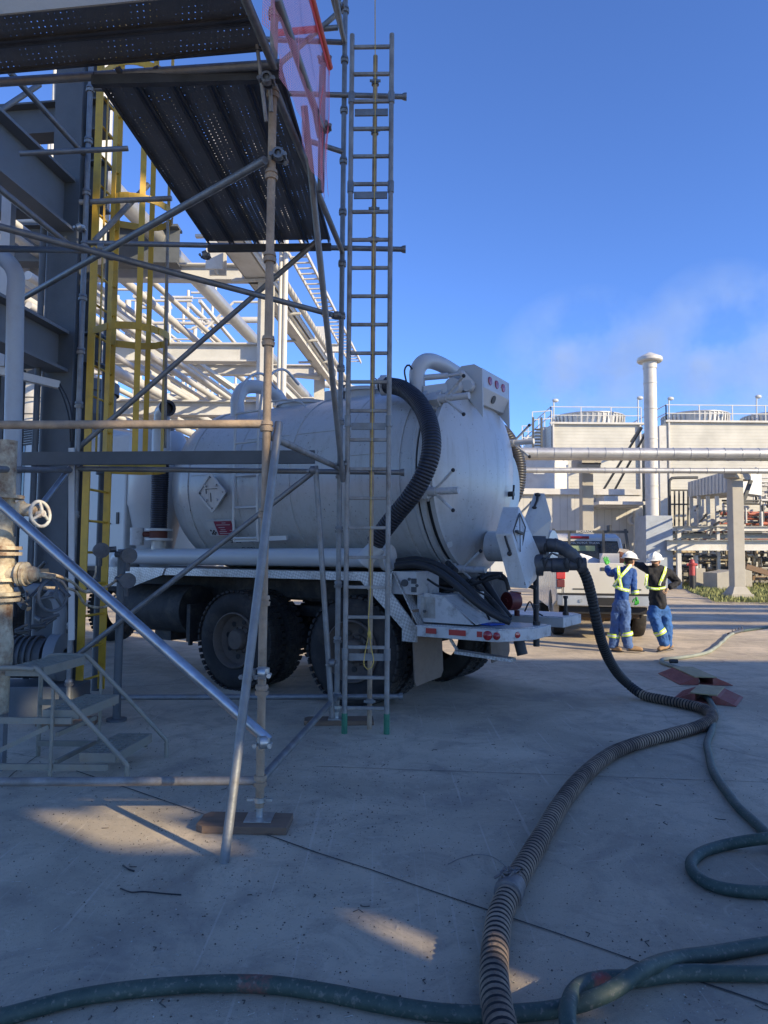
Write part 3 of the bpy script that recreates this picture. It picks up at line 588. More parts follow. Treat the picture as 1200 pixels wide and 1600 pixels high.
# ---------------------------------------------------------------- caged yellow ladder
Y0 = W(131, 868, 6.75); Y0.z = 0; cg = empty('caged_ladder', Y0, 'yellow fixed ladder with round safety cage behind the scaffold', 'ladder')
S1 = Y0; S2 = Y0 + UX*.40 + VX*.0
for p in (S1, S2):
    t = MB(); t.bar(at(p, .16), at(p, 7.3), .075, .014, up=V((.2, 1, 0))); build('stringer', t, YEL, cg)
z = .3
while z < 7.2:
    t = MB(); t.tube(at(S1, z), at(S2, z), .012, 8); build('rung', t, YEL, cg); z += .305
cc = (S1+S2)/2 + VX*.34; hoopz = [2.36, 3.68, 4.95, 6.3]
def hpt(a, r=.335, z=0, ell=1.0): return cc + VX*(math.cos(a)*r*1.0) + UX*(math.sin(a)*r) + V((0, 0, z))
for z in hoopz:
    t = MB(); q = [at(S1, z)] + [hpt(R(a), .335, z) for a in range(-118, 119, 8)] + [at(S2, z)]
    for a, b2 in zip(q[:-1], q[1:]):
        t.quad(a-UP*.035, b2-UP*.035, b2+UP*.035, a+UP*.035); 
    h = build('hoop', t, YEL, cg); so = h.modifiers.new('solid', 'SOLIDIFY'); so.thickness = .007
for a in (-165, -108, -57, 52, 92):
    p = hpt(R(a), .328); t = MB(); tg = VX*(-math.sin(R(a))) + UX*math.cos(R(a)); rd = VX*math.cos(R(a)) + UX*math.sin(R(a)); t.bar(at(p, 2.33), at(p, 7.3), .055, .007, up=rd); build('cage_bar', t, YEL, cg)

# ---------------------------------------------------------------- white bent pipe, left edge
t = MB(); t.path(spline([W(-80, 396, 5.2), W(-20, 396, 5.2), W(6, 404, 5.2), W(24, 428, 5.2), W(24, 470, 5.2), W(22, 600, 5.2), W(17, 800, 5.2)], .04), .062, 20)
tag(build('bent_pipe', t, mat('pipe_grey_paint', (.33, .35, .37), .5, 0, .1, 3, .05, 30, (.2, .17, .13), .5, 3)), 'pale grey pipe bending over at its top beside the steel frame', 'pipe')
# cream valve pipe with handwheels
vp = W(5, 868, 4.95); vp.z = 0; vl = empty('valve_assembly', vp, 'cream rusty pipe with flanged valves and two spoked handwheels', 'valve')
t = MB(); t.tube(at(vp, 1.55), at(vp, 2.3), .062, 18); t.tube(at(vp, .4), at(vp, 1.62), .075, 18); t.lathe([(0, .075), (.12, .09), (.28, .085), (.42, .03)], at(vp, 1.0), (0, 0, -1), 18); build('pipe', t, VALVE, vl)
for z in (1.18, 1.22, 1.32, 1.50, 1.54, 1.9): 
    t = MB(); t.lathe([(-.012, .05), (-.012, .12), (.012, .12), (.012, .05)], at(vp, z), UP, 18); build('flange', t, VALVE, vl)
t = MB(); c0 = at(vp, 1.36); t.tube(c0, c0+V((.20, 0, -.01)), .06, 14); t.lathe([(0, .03), (0, .085), (.02, .085), (.02, .03)], c0+V((.12, 0, 0)), (1, 0, 0), 16); t.lathe([(0, .03), (0, .085), (.02, .085), (.02, .03)], c0+V((.15, 0, 0)), (1, 0, 0), 16)
t.blob(c0+V((.21, 0, 0)), .055); t.tube(c0+V((.2, 0, -.0)), c0+V((.36, .02, -.02)), .02, 10); build('valve_body', t, VALVE, vl)
t = MB(); c1 = W(30, 795, 4.95); t.tube(at(vp, 1.84), c1+V((.12, 0, 0)), .03, 12); t.tube(c1, c1+V((.15, .0, -.02)), .045, 12); t.lathe([(0, .02), (0, .06), (.03, .06), (.03, .02)], c1, (1, 0, 0), 8); build('valve_body', t, VALVE, vl)
def wheel_hand(c, rad, ax, M, start=.0):
    t = MB(); ax = V(ax).normalized(); u = ax.cross(UP).normalized(); vv = ax.cross(u)
    t.ring(c, ax, rad, .012, 28, 8)
    for k in range(3):
        a = start + 2*PI*k/3; t.path([c+ax*.02, c+(u*math.cos(a)+vv*math.sin(a))*rad*.5+ax*.012, c+(u*math.cos(a)+vv*math.sin(a))*rad], [.013, .011, .009], 8)
    t.lathe([(-.02, .0), (-.02, .024), (.03, .024), (.03, .0)], c, ax, 12); return build('handwheel', t, M, vl)
wheel_hand(W(63, 803, 4.9), .088, (.95, -.30, .12), mat('handwheel_white', (.48, .48, .45), .6, 0, .15, 9, .2, 50, (.25, .13, .07), .8, 12), .5); wheel_hand(W(83, 930, 5.0), .112, (.88, -.48, 0), COLGREY, .2)
t = MB(); t.tube(c0+V((.33, .02, -.02)), W(83, 930, 5.0)+V((.16, -.1, 0)), .012, 8); build('valve_stem', t, DKGREY, vl)
t = MB(); t.path(spline([W(20, 896, 5), W(75, 897, 5.1), W(110, 908, 5.4), W(135, 925, 5.7), W(170, 915, 6.2), W(190, 898, 6.3)], .04), .012, 8); t.path(spline([W(70, 918, 5.2), W(115, 922, 5.5), W(135, 945, 5.8), W(165, 948, 6.2), W(180, 930, 6.3)], .04), .011, 8); t.path(spline([W(135, 915, 6.2), W(148, 900, 6.2), W(150, 884, 6.2)], .03), .009, 8); build('impulse_tube', t, VALVE, vl)
t = MB(); q = W(10, 868, 5.0); q.z = 0; t.bar(q, at(q, .98), .09, .06, up=V((0, 1, 0))); build('pipe_support', t, BLUEGREY, vl)
for i in range(26):
    t = MB(); p = W(random.uniform(22, 70), random.uniform(880, 990), random.uniform(5.1, 5.6)); t.tube(p, p+V((random.uniform(-.12, .12), random.uniform(-.1, .1), random.uniform(-.1, .1))), random.uniform(.008, .025), 8); build('fitting', t, DKGREY, vl)
# pump and motor standing below the valves
pm = W(60, 868, 6.6); pm.z = 0; pp = empty('pump', pm, 'dark pump with finned motor on the ground behind the valve handwheels', 'pump')
t = MB(); t.tube(pm+V((-.35, 0, .55)), pm+V((.12, 0, .55)), .17, 20)
for k in range(7): t.lathe([(0, .17), (0, .195), (.02, .195), (.02, .17)], pm+V((-.3+k*.055, 0, .55)), (1, 0, 0), 20)
build('motor', t, DKGREY, pp)
t = MB(); t.box(pm+V((0, 0, .16)), (.9, .4, .3)); build('base_frame', t, COLGREY, pp, bevel=.01)
t = MB(); t.lathe([(0, .1), (.02, .22), (.12, .22), (.14, .08)], pm+V((.15, 0, .55)), (1, 0, 0), 24); t.path(spline([pm+V((.22, 0, .75)), pm+V((.22, 0, 1.0)), pm+V((.1, 0, 1.15)), pm+V((-.4, 0, 1.18))], .04), .06, 14); build('pump_casing', t, BLUEGREY, pp)
t = MB(); q = W(8, 868, 6.8); 
for k in range(6): t.bar(V((q.x-.2+k*.06, q.y, .9)), V((q.x-.2+k*.06, q.y, 3.3)), .035, .05, up=V((0, 1, 0)))
tag(build('cable_ladder', t, DKGREY), 'dark vertical cable ladder behind the pale bent pipe', 'cable ladder')
for k, (x, Y, r_, nm) in enumerate([(48, 6.9, .03, 'thinner dark conduit rising between the bent pipe and the steel column'), (62, 7.4, .05, 'fatter dark pipe rising just left of the steel column'), (157, 7.9, .05, 'grey pipe rising behind the yellow caged ladder')]):
    t = MB(); p = W(x, 868, Y); p.z = 0; t.tube(p, at(p, 5.2), r_, 12)
    for z in (1.2, 2.4, 3.6): t.lathe([(0, r_), (0, r_*1.6), (.03, r_*1.6), (.03, r_)], at(p, z), UP, 12)
    tag(build('conduit_pipe', t, COLGREY), nm, 'pipe')
# instrument stand
ip = G(182, 1126); ins = empty('instrument_stand', ip, 'grey pipe post carrying two round transmitters behind the rolling steps', 'instrument stand')
t = MB(); t.tube(ip, at(ip, 1.55), .036, 14); t.tube(ip, at(ip, .02), .09, 14); build('post', t, COLGREY, ins)
for (x, y, s_) in ((157, 860, -1), (200, 868, 1), (198, 907, 1)):
    c = W(x, y, 6.25); t = MB(); t.lathe([(-.05, 0), (-.05, .06), (.02, .068), (.06, .068), (.06, .055), (.065, 0)], c, V((.5, -.8, 0)), 18); t.tube(c, W(182, y-2, 6.3), .028, 10); t.tube(c-UP*.06, c-UP*.14, .02, 8); build('transmitter', t, COUP, ins)

# ---------------------------------------------------------------- rolling steps
sp = G(150, 1190); st = empty('rolling_steps', sp, 'low grey metal step stand with three grated treads and bent handrails', 'step stand')
STM = mat('step_grey_paint', (.26, .245, .20), .6, .1, .15, 6, .1, 50, (.2, .12, .06), .5, 6)
Ya, Yb = 4.78, 5.28; xa = [(-2.005, -1.765, .175), (-2.26, -2.02, .455), (-2.52, -2.28, .735)]
def trx(x, Y): return V((x+(Y-Ya)*.11, Y, 0))
for x0_, x1_, z in xa:
    t = MB(); n = 9
    for i in range(n+1):
        y = Ya + (Yb-Ya)*i/n; t.bar(trx(x0_, y)+UP*z, trx(x1_, y)+UP*z, .012, .02)
    for i in range(6):
        x = x0_ + (x1_-x0_)*i/5; t.bar(trx(x, Ya)+UP*z, trx(x, Yb)+UP*z, .014, .012)
    build('tread', t, STM, st)
    t = MB(); t.bar(trx(x1_+.006, Ya-.01)+UP*(z-.02), trx(x1_+.006, Yb+.01)+UP*(z-.02), .012, .06); t.bar(trx(x0_, Ya-.012)+UP*(z-.02), trx(x1_, Ya-.012)+UP*(z-.02), .012, .06); t.bar(trx(x0_, Yb+.012)+UP*(z-.02), trx(x1_, Yb+.012)+UP*(z-.02), .012, .06); build('tread_rim', t, STM, st)
for Y_ in (Ya-.06, Yb+.06):
    t = MB(); q = [trx(-2.62, Y_)+UP*.68, trx(-2.55, Y_)+UP*.74, trx(-2.32, Y_)+UP*.74, trx(-2.24, Y_)+UP*.70, trx(-1.72, Y_)+UP*.18, trx(-1.67, Y_)+UP*.10, trx(-1.665, Y_)+UP*.0]
    t.path(spline(q, .02), .016, 10); t.tube(trx(-2.62, Y_), trx(-2.62, Y_)+UP*.7, .016, 10); t.tube(trx(-2.17, Y_), trx(-2.17, Y_)+UP*.62, .012, 8); build('side_frame', t, STM, st)
t = MB()
for Y_ in (Ya-.04, Yb+.04): t.bar(trx(-2.62, Y_)+UP*.10, trx(-1.8, Y_)+UP*.10, .02, .04); t.bar(trx(-2.62, Y_)+UP*.40, trx(-2.05, Y_)+UP*.40, .02, .04)
t.bar(trx(-2.17, Ya)+UP*.3, trx(-2.17, Yb)+UP*.3, .02, .03); t.bar(trx(-2.17, Ya)+UP*.12, trx(-2.17, Yb)+UP*.12, .02, .03); t.bar(trx(-2.65, Ya-.04)+UP*.14, trx(-2.2, Ya-.04)+UP*.36, .02, .03); build('brace_bar', t, STM, st)
# ---------------------------------------------------------------- vacuum truck
TH = R(32); FT = V((-math.cos(TH), math.sin(TH), 0)); ST = V((math.sin(TH), math.cos(TH), 0)); P0 = V((-.33, 7.12, 0))
def T(a, b, h): return P0 + FT*a + ST*b + UP*h
TAX = (FT, ST, UP)
tk = empty('vacuum_truck', T(1, 1.2, 0), 'white vacuum tanker truck with ribbed dark hose loops parked behind the scaffold', 'truck')
def tbox(mb, a0, a1, b0, b1, h0, h1): return mb.box(T((a0+a1)/2, (b0+b1)/2, (h0+h1)/2), (abs(a1-a0), abs(b1-b0), abs(h1-h0)), TAX)
TC = (1.2, 2.38); TRD = 1.04
# barrel
dome = lambda a0, dep, sgn, n=10: [(a0+sgn*dep*math.sin(PI/2*i/n), TRD*math.cos(PI/2*i/n)**.62) for i in range(n+1)]
t = MB(); prof = [(-.66, .3), (-.66, TRD+.02), (-.62, TRD+.02), (-.60, TRD)] + [(x*.25-.6, TRD) for x in range(1, 13)] + dome(2.62, .62, 1)
t.lathe(prof, T(0, *TC), FT, 72); build('tank', t, WHITE, tk)
t = MB()
for a in (-.47, .95, 2.55): t.lathe([(a, TRD-.005), (a, TRD+.012), (a+.10, TRD+.012), (a+.10, TRD-.005)], T(0, *TC), FT, 72)
build('tank_band', t, WHITE, tk)
t = MB()
for a in (.2, 1.75): t.ring(T(a, *TC), FT, TRD+.001, .006, 90, 5)
for a0_, a1_, ph in ((-.4, .2, 80), (.25, 1.7, 62), (1.8, 2.5, 85)): t.tube(T(a0_, TC[0]-(TRD+.001)*math.sin(R(ph)), TC[1]+(TRD+.001)*math.cos(R(ph))), T(a1_, TC[0]-(TRD+.001)*math.sin(R(ph)), TC[1]+(TRD+.001)*math.cos(R(ph))), .006, 5)
build('weld_seam', t, WHITE, tk)
t = MB(); t.lathe([(-.69, .9), (-.69, TRD+.005), (-.655, TRD+.005), (-.655, .9)], T(0, *TC), FT, 72); t.lathe([(-.79, .9), (-.79, TRD-.005), (-.745, TRD-.005), (-.745, .9)], T(0, *TC), FT, 72); build('door_seal', t, BLACKR, tk)
t = MB(); t.lathe([(-.745, .9), (-.745, TRD+.035), (-.69, TRD+.035), (-.69, .9)], T(0, *TC), FT, 72)
pr = [(-.79, .9), (-.79, TRD+.01), (-.84, TRD+.01), (-.85, TRD-.02)] + [(-.86-(math.sqrt(1.96**2-(1.01*(1-i/14))**2)-1.68), 1.01*(1-i/14)) for i in range(15)]
t.lathe(pr, T(0, *TC), FT, 72); rear = build('rear_door', t, WHITE, tk)
# wing-bolt clamps around the door
for ph in (50, 103, 156, -62, -112):
    c = T(-.74, TC[0]-(TRD+.06)*math.sin(R(ph)), TC[1]+(TRD+.06)*math.cos(R(ph))); rad = (-ST*math.sin(R(ph)) + UP*math.cos(R(ph))); tg = FT.cross(rad)
    t = MB(); t.box(c, (.16, .12, .09), (FT, tg, rad)); t.box(c-FT*.02-rad*.10, (.05, .2, .12), (FT, tg, rad)); t.tube(c-FT*.05, c-FT*.40, .034, 12); t.tube(c-FT*.07, c-FT*.16, .046, 8); t.box(c+FT*.1+rad*.0, (.05, .2, .1), (FT, tg, rad))
    for sg in (1, -1): t.tube(c-FT*.13, c-FT*.36+tg*.0+UP*(.19*sg)-ST*(.04), .015, 8); 
    o = build('door_clamp', t, WDIRTY, tk)
    t = MB()
    for sg in (1, -1): e = c-FT*.36+UP*(.19*sg)-ST*.04; t.blob(e, .020)
    build('handle_tip', t, BLACKP, o)
t = MB(); q = T(-1.12, 1.42, 2.2); t.tube(q+FT*.05, q-FT*.06, .03, 10); t.tube(q-FT*.05-UP*.06, q-FT*.05+UP*.1+ST*.03, .012, 8); build('inspection_cock', t, BLACKP, tk)
t = MB(); t.prism([W(700, 856, 6.92), W(706, 853, 6.9), (W(704, 846, 6.9)), W(698, 848, 6.92)], FT*-.01); build('patch_plate', t, WDIRTY, tk)
t = MB(); q = [T(-.985, .95, 3.0), T(-.985, 1.2, 3.0), T(-1.04, 1.2, 2.82), T(-1.035, 1.0, 2.82)]; t.prism([p_-FT*.035 for p_ in q], -FT*.004); build('sticker', t, mat('sticker_violet', (.30, .24, .42), .5, 0, .3, 30), tk)
t = MB(); t.lathe([(-1.065, .4), (-1.085, .4), (-1.08, .36), (-1.115, .0)], T(0, 1.45, 2.30), FT, 28); build('door_boss', t, WHITE, tk)
# placards on the tank side
def surf(a, h, off=.0):
    dz = h-TC[1]; b = TC[0]-math.sqrt(TRD*TRD-dz*dz); n = V((-ST)*((TC[0]-b)/TRD) + UP*(dz/TRD)); n.normalize(); return T(a, b, h)+n*off, n, n.cross(FT).normalized()
c, n, up = surf(2.10, 2.25, .05); rt = -FT
if up.z < 0: up = -up
t = MB(); s_ = .225
corners = [c+up*s_, c+rt*s_*1.02, c-up*s_, c-rt*s_*1.02]
t.prism(corners, -n*.035); pl = build('placard_holder', t, WHITE, tk, bevel=.01)
t = MB()
for i in range(4): a_, b_ = corners[i], corners[(i+1) % 4]; t.bar(a_+n*.008, b_+n*.008, .03, .018, up=n)
for i in range(4):
    a_, b_ = corners[i]*.86+c*.14, corners[(i+1) % 4]*.86+c*.14; t.bar((a_*.6+b_*.4)*.5+(a_*.4+b_*.6)*.5+n*.012, (a_+b_)/2+n*.012 + (c-(a_+b_)/2)*.2, .02, .02, up=n)
build('rim', t, WCLEAN, pl)
t = MB(); t.bar(c-rt*.095+up*.045+n*.004, c+rt*.095+up*.045+n*.004, .008, .006, up=n); t.bar(c-rt*.09+up*.045+n*.004, c-rt*.09-up*.01+n*.004, .008, .006, up=n); t.bar(c-rt*.02-up*.0+n*.004, c-rt*.02-up*.11+n*.004, .006, .006, up=n)
for q in (corners): t.lathe([(0, 0), (0, .012), (.006, .012), (.006, 0)], c+(q-c)*.84+n*.003, n, 10)
build('latch', t, DKGREY, pl)
c, n, up = surf(2.06, 1.86, .06); up = up if up.z > 0 else -up
t = MB(); t.box(c, (.44, .215, .012), (rt, up, n)); pb = build('notice_board', t, WCLEAN, tk)
t = MB(); t.box(c+rt*.065+n*.008, (.28, .185, .004), (rt, up, n)); build('notice_panel', t, MAROON, pb)
t = MB()
for i, (x, y, wd) in enumerate([(.06, .045, .22), (.02, .01, .1), (.03, -.02, .08), (.02, -.045, .12), (.04, -.07, .17), (.15, -.03, .03), (.08, .07, .06)]): t.box(c+rt*x+up*y+n*.0115, (wd, .007, .002), (rt, up, n))
t.box(c-rt*.145+up*.05+n*.008, (.11, .075, .003), (rt, up, n)); build('small_print', t, WSTEEL2, pb)
t = MB()
for x, y in ((-.18, -.03), (-.15, -.055), (-.13, -.035), (-.11, -.06), (-.17, -.075), (-.135, -.08)): t.box(c+rt*x+up*y+n*.008, (.025, .022, .003), (rt, up, n))
build('pictogram', t, TEXTD, pb)
c, n, up = surf(2.0, 1.68, .004); up = up if up.z > 0 else -up; text('lettering', '5-23', tk, c, rt, up, .10, TEXTD)
c, n, up = surf(1.86, 1.58, .004); up = up if up.z > 0 else -up; text('lettering', 'C-231', tk, c, rt, up, .10, TEXTD)
# tank side ladder
la = 1.72; t = MB()
for a in (la, la-.36):
    t.path(spline([T(a, .12, 1.66), T(a, .10, 2.0), T(a, .10, 3.0), T(a, .2, 3.5), T(a-.0, .5, 3.72), T(a, .8, 3.6)], .06), .016, 8)
for h in (1.70, 2.05, 2.42, 2.8, 3.15): t.tube(T(la, .10, h), T(la-.36, .10, h), .014, 8)
t.bar(T(la+.02, .13, 1.68), T(la-.75, .16, 1.70), .03, .05); build('tank_ladder', t, WCLEAN, tk)
# pipes on top
def tpipe(pts, r, M=WCLEAN, name='top_pipe', step=.04, seg=20): t = MB(); t.path(spline(pts, step), r, seg); return build(name, t, M, tk)
tpipe([W(371, 675, 9.0), W(371, 640, 9.0), W(371, 625, 9.0), W(380, 608, 9.05), W(396, 604, 9.1), W(418, 609, 9.2), W(436, 622, 9.3), W(444, 645, 9.35), W(445, 680, 9.35)], .088)
tpipe([W(652, 640, 7.3), W(652, 600, 7.3), W(652, 580, 7.3), W(660, 567, 7.32), W(672, 564, 7.4), W(690, 570, 7.55), W(712, 583, 7.8), W(735, 597, 8.0)], .083)
t = MB(); c = T(2.0, 1.0, 3.36)
t.lathe([(-.14, .36), (.02, .36), (.02, .39), (.06, .39), (.08, .30), (.1, .0)], T(1.55, 1.2, 3.38), UP, 28); t.lathe([(0, .3), (.1, .3), (.1, .34), (.14, .34), (.2, 0)], T(.62, 1.2, 3.36), UP, 28); build('manway', t, WCLEAN, tk)
t = MB()
for i in range(5): a = i*1.25; p = T(.62, 1.2, 3.44)+V((math.cos(a)*.33, math.sin(a)*.33, 0)); t.tube(p-UP*.1, p+UP*.1, .014, 6); t.ring(p+UP*.12, (0, 1, 0), .03, .008, 12, 6)
t.lathe([(0, .0), (0, .09), (.12, .09), (.12, 0)], T(.15, 1.2, 3.42), UP, 14); build('hatch_fastener', t, DKGREY, tk)
t = MB(); t.box(T(.95, 1.15, 3.47), (.34, .3, .12), TAX); build('valve_box', t, WCLEAN, tk, bevel=.01)
t = MB(); t.path(spline([W(420, 628, 8.4), W(450, 625, 8.3), W(475, 632, 8.3), W(478, 655, 8.2), W(468, 672, 8.1)], .04), .012, 6); build('air_line', t, WCLEAN, tk); t = MB(); t.path(spline([W(637, 605, 7.2), W(632, 580, 7.2), (W(638, 570, 7.2)), W(645, 578, 7.25)], .03), .010, 6); build('air_line', t, BLACKP, tk)
# hydraulic arm, brackets and lamp box above the door
t = MB(); t.bar(W(662, 613, 7.25), W(716, 606, 7.2), .06, .12); t.lathe([(-.05, 0), (-.05, .085), (.05, .085), (.05, 0)], W(709, 604, 7.2), ST, 20); t.lathe([(-.06, 0), (-.06, .03), (.06, .03), (.06, 0)], W(709, 604, 7.2), ST, 12); build('lift_arm', t, WCLEAN, tk)
t = MB(); t.tube(W(664, 590, 7.3), W(700, 587, 7.25), .032, 12); t.tube(W(700, 587, 7.25), W(722, 584, 7.2), .016, 10); t.blob(W(722, 584, 7.2), .035); build('ram', t, WCLEAN, tk)
t = MB(); t.hull([W(718, 580, 7.2), W(725, 579, 7.2), W(742, 598, 7.22), W(740, 608, 7.22), W(728, 610, 7.22), W(722, 598, 7.2)] + [W(718, 580, 7.25), W(725, 579, 7.25), W(742, 598, 7.27), W(740, 608, 7.27), W(728, 610, 7.27), W(722, 598, 7.25)]); t.lathe([(-.03, 0), (-.03, .06), (.05, .06), (.05, 0)], W(731, 603, 7.2), ST, 16); build('pivot_link', t, WCLEAN, tk)
for b_ in (.78, 1.50):
    t = MB(); pol = [(-.70, 3.20), (-.72, 3.40), (-.85, 3.52), (-1.0, 3.52), (-1.09, 3.46), (-1.10, 2.94), (-.92, 3.18)]
    t.prism([T(a, b_, h) for a, h in pol], ST*.02); build('hinge_plate', t, WCLEAN, tk, bevel=.004)
t = MB(); t.prism([T(a, .802, h) for a, h in ((-1.085, 3.47), (-1.095, 3.27), (-1.03, 3.12), (-.94, 3.12), (-.94, 3.49))], ST*.696); lb = build('lamp_box', t, WCLEAN, tk, bevel=.004)
for b_ in (.98, 1.16, 1.34):
    t = MB(); t.lathe([(0, .0), (0, .048), (.012, .045), (.016, 0)], T(-1.088, b_, 3.37), -FT, 18); build('lamp', t, REDL, lb)
t = MB(); t.lathe([(0, .0), (0, .045), (.006, .045), (.006, 0)], T(-1.07, 1.12, 3.20), -FT-UP*.4, 16); build('hole', t, DKGREY, lb)
t = MB(); ribbed(t, [W(598, 602, 7.5), W(612, 603, 7.4), W(630, 608, 7.2), W(650, 624, 6.95), W(666, 650, 6.7), W(674, 682, 6.52), W(672, 714, 6.45), W(660, 747, 6.45), W(641, 777, 6.5), W(618, 805, 6.6), W(600, 828, 6.68), W(586, 848, 6.74)], .090, .03, .009, 28); build('ribbed_hose', t, HOSEN, tk)
t = MB(); t.lathe([(-.06, 0), (-.06, .11), (0, .11), (0, .085), (.03, .085)], W(604, 602, 7.5), (1, -.2, 0), 24); t.blob(W(598, 600, 7.5), .08); build('hose_end', t, WCLEAN, tk)
t = MB(); t.tube(W(592, 852, 6.78), W(566, 878, 6.82), .085, 20); build('pipe_stub', t, WCLEAN, tk)
t = MB(); ribbed(t, [W(765, 662, 9.2), W(786, 678, 8.9), W(801, 700, 8.8), W(809, 728, 8.75), W(808, 756, 8.75), W(798, 782, 8.8), W(778, 802, 9.0)], .105, .03, .009, 24); build('ribbed_hose', t, HOSEN, tk)
# long pipe along the deck with end flange, riser, filter canister
t = MB(); t.tube(T(3.62, .12, 1.48), T(-.36, .12, 1.49), .098, 24); t.path(spline([T(3.6, .12, 1.48), T(3.75, .13, 1.47), T(3.84, .16, 1.40), T(3.86, .2, 1.25)], .03), .098, 20); build('side_pipe', t, WCLEAN, tk)
t = MB(); t.lathe([(0, .098), (0, .135), (.05, .135), (.05, 0)], T(-.34, .12, 1.49), -FT, 24); build('end_flange', t, WDIRTY, tk)
RZ = T(3.06, .16, 0)
t = MB(); t.tube(RZ+UP*1.5, RZ+UP*1.68, .085, 20); t.lathe([(0, .09), (0, .17), (.03, .17), (.03, .1)], RZ+UP*1.68, UP, 20); t.lathe([(0, .09), (0, .17), (.03, .17), (.03, .1)], RZ+UP*1.80, UP, 20); build('riser_base', t, WCLEAN, tk); t = MB(); t.tube(RZ+UP*2.72, RZ+UP*3.12, .115, 24); t.lathe([(0, .1), (0, .17), (.03, .17), (.03, .1)], RZ+UP*3.10, UP, 20)
t.path(spline([RZ+UP*3.13, RZ+UP*3.22, RZ+UP*3.30+V((.02, -.04, 0)), RZ+UP*3.33+V((.08, -.12, 0)), RZ+UP*3.33+V((.13, -.2, 0))], .02), .1, 20, caps=False); build('riser', t, WCLEAN, tk)
t = MB(); q = RZ+UP*3.33+V((.13, -.2, 0)); t.lathe([(-.02, .1), (.01, .105), (.01, .07), (-.05, .065), (-.05, 0)], q, V((.55, -.83, 0)), 20); build('pipe_mouth', t, [BLACKP], tk)
t = MB(); t.lathe([(0, .11), (.09, .11), (.09, 0)], RZ+UP*1.71, UP, 16); t.tube(RZ+UP*1.76, RZ+UP*1.76+V((-.28, 0, 0)), .035, 14); build('riser_valve', t, mat('valve_rust', (.13, .04, .03), .7), tk)
t = MB(); t.tube(RZ+UP*1.84+V((-.27, 0, -.22)), RZ+UP*1.84+V((-.27, 0, .0)), .085, 16); build('valve_actuator', t, WDIRTY, tk)
t = MB(); ribbed(t, [RZ+UP*1.83, RZ+UP*2.1, RZ+UP*2.4, RZ+UP*2.74], .108, .028, .012, 24); build('ribbed_hose', t, HOSEN, tk)
t = MB(); q = T(3.78, .72, 0); t.lathe([(1.28, .16), (1.35, .2), (2.16, .37), (2.19, .385), (3.1, .385), (3.2, .33), (3.24, 0)], q, UP, 40); build('filter_canister', t, WCLEAN, tk)
t = MB(); tbox(t, 4.0, 5.1, .38, 2.1, 1.33, 2.85); cab1 = build('blower_housing', t, WCLEAN, tk, bevel=.03)
t = MB(); t.box(T(4.15, .372, 2.0), (.05, .01, .16), TAX); t.box(T(4.45, .372, 1.85), (.12, .02, .05), TAX)
for i in range(7): t.box(T(random.uniform(4.05, 4.9), .374, random.uniform(1.4, 2.75)), (.02, .006, .02), TAX)
build('housing_fitting', t, BLACKP, cab1)
t = MB(); tbox(t, 4.0, 5.0, .5, 1.9, 2.87, 3.2); build('roof_box', t, WSTEEL2, tk, bevel=.05)
# cab and bonnet far left
t = MB(); t.hull([T(a, b, h) for b in (.25, 2.15) for a, h in ((5.4, 1.0), (5.4, 3.35), (5.5, 3.5), (6.9, 3.45), (7.3, 2.4), (7.35, 1.0))]); cb = build('cab', t, WCLEAN, tk, bevel=.04)
t = MB(); t.prism([T(6.2, .243, 2.3), T(7.1, .243, 2.3), T(6.85, .243, 3.15), T(6.2, .243, 3.15)], ST*.006); build('side_window', t, GLASS, cb)
t = MB(); c = W(45, 683, 9.9)
for i in range(7): t.box(c+UP*(i*.035-.1), (.5+.0*i, .05, .016), TAX)
build('louvre', t, BLACKP, cb)
t = MB(); q = T(5.45, .8, 0); t.lathe([(3.5, .3), (3.6, .38), (3.95, .38)], q, UP, 24); t.lathe([(3.95, .42), (4.12, .42), (4.14, .3), (4.2, 0)], q, UP, 24)
build('air_cleaner', t, [COLGREY], tk)
# chassis
t = MB()
for b_ in (.78, 1.62): tbox(t, -1.0, 8.0, b_-.05, b_+.05, .98, 1.26)
tbox(t, -1.0, -.95, .7, 1.7, .9, 1.28); tbox(t, -.9, 4.5, .62, 1.78, 1.22, 1.34); t.tube(T(0, .3, .55), T(0, 2.1, .55), .09, 12); t.tube(T(1.6, .3, .55), T(1.6, 2.1, .55), .09, 12)
for a in (0, 1.6): t.blob(T(a, 1.2, .55), .22); 
t.tube(T(0, 1.2, .6), T(5.5, 1.2, .8), .05, 10); t.box(T(.8, .85, .85), (1.9, .1, .12), TAX); t.box(T(.8, 1.6, .85), (1.9, .1, .12), TAX); tbox(t, 2.5, 4.2, .75, 1.65, .62, 1.0); t.box(T(.8, .6, 1.12), (2.6, .06, .2), TAX)
build('chassis', t, DARKM, tk)
t = MB(); t.tube(T(2.65, .45, .82), T(3.75, .45, .82), .30, 28); ft = build('fuel_tank', t, DARKM, tk)
t = MB(); tbox(t, 2.5, 2.56, .2, .6, .45, .9); tbox(t, 3.0, 3.3, .35, .7, .42, .56); t.tube(T(2.7, .4, .5), T(2.7, .4, .38), .03, 8); build('under_fitting', t, DARKM, tk)
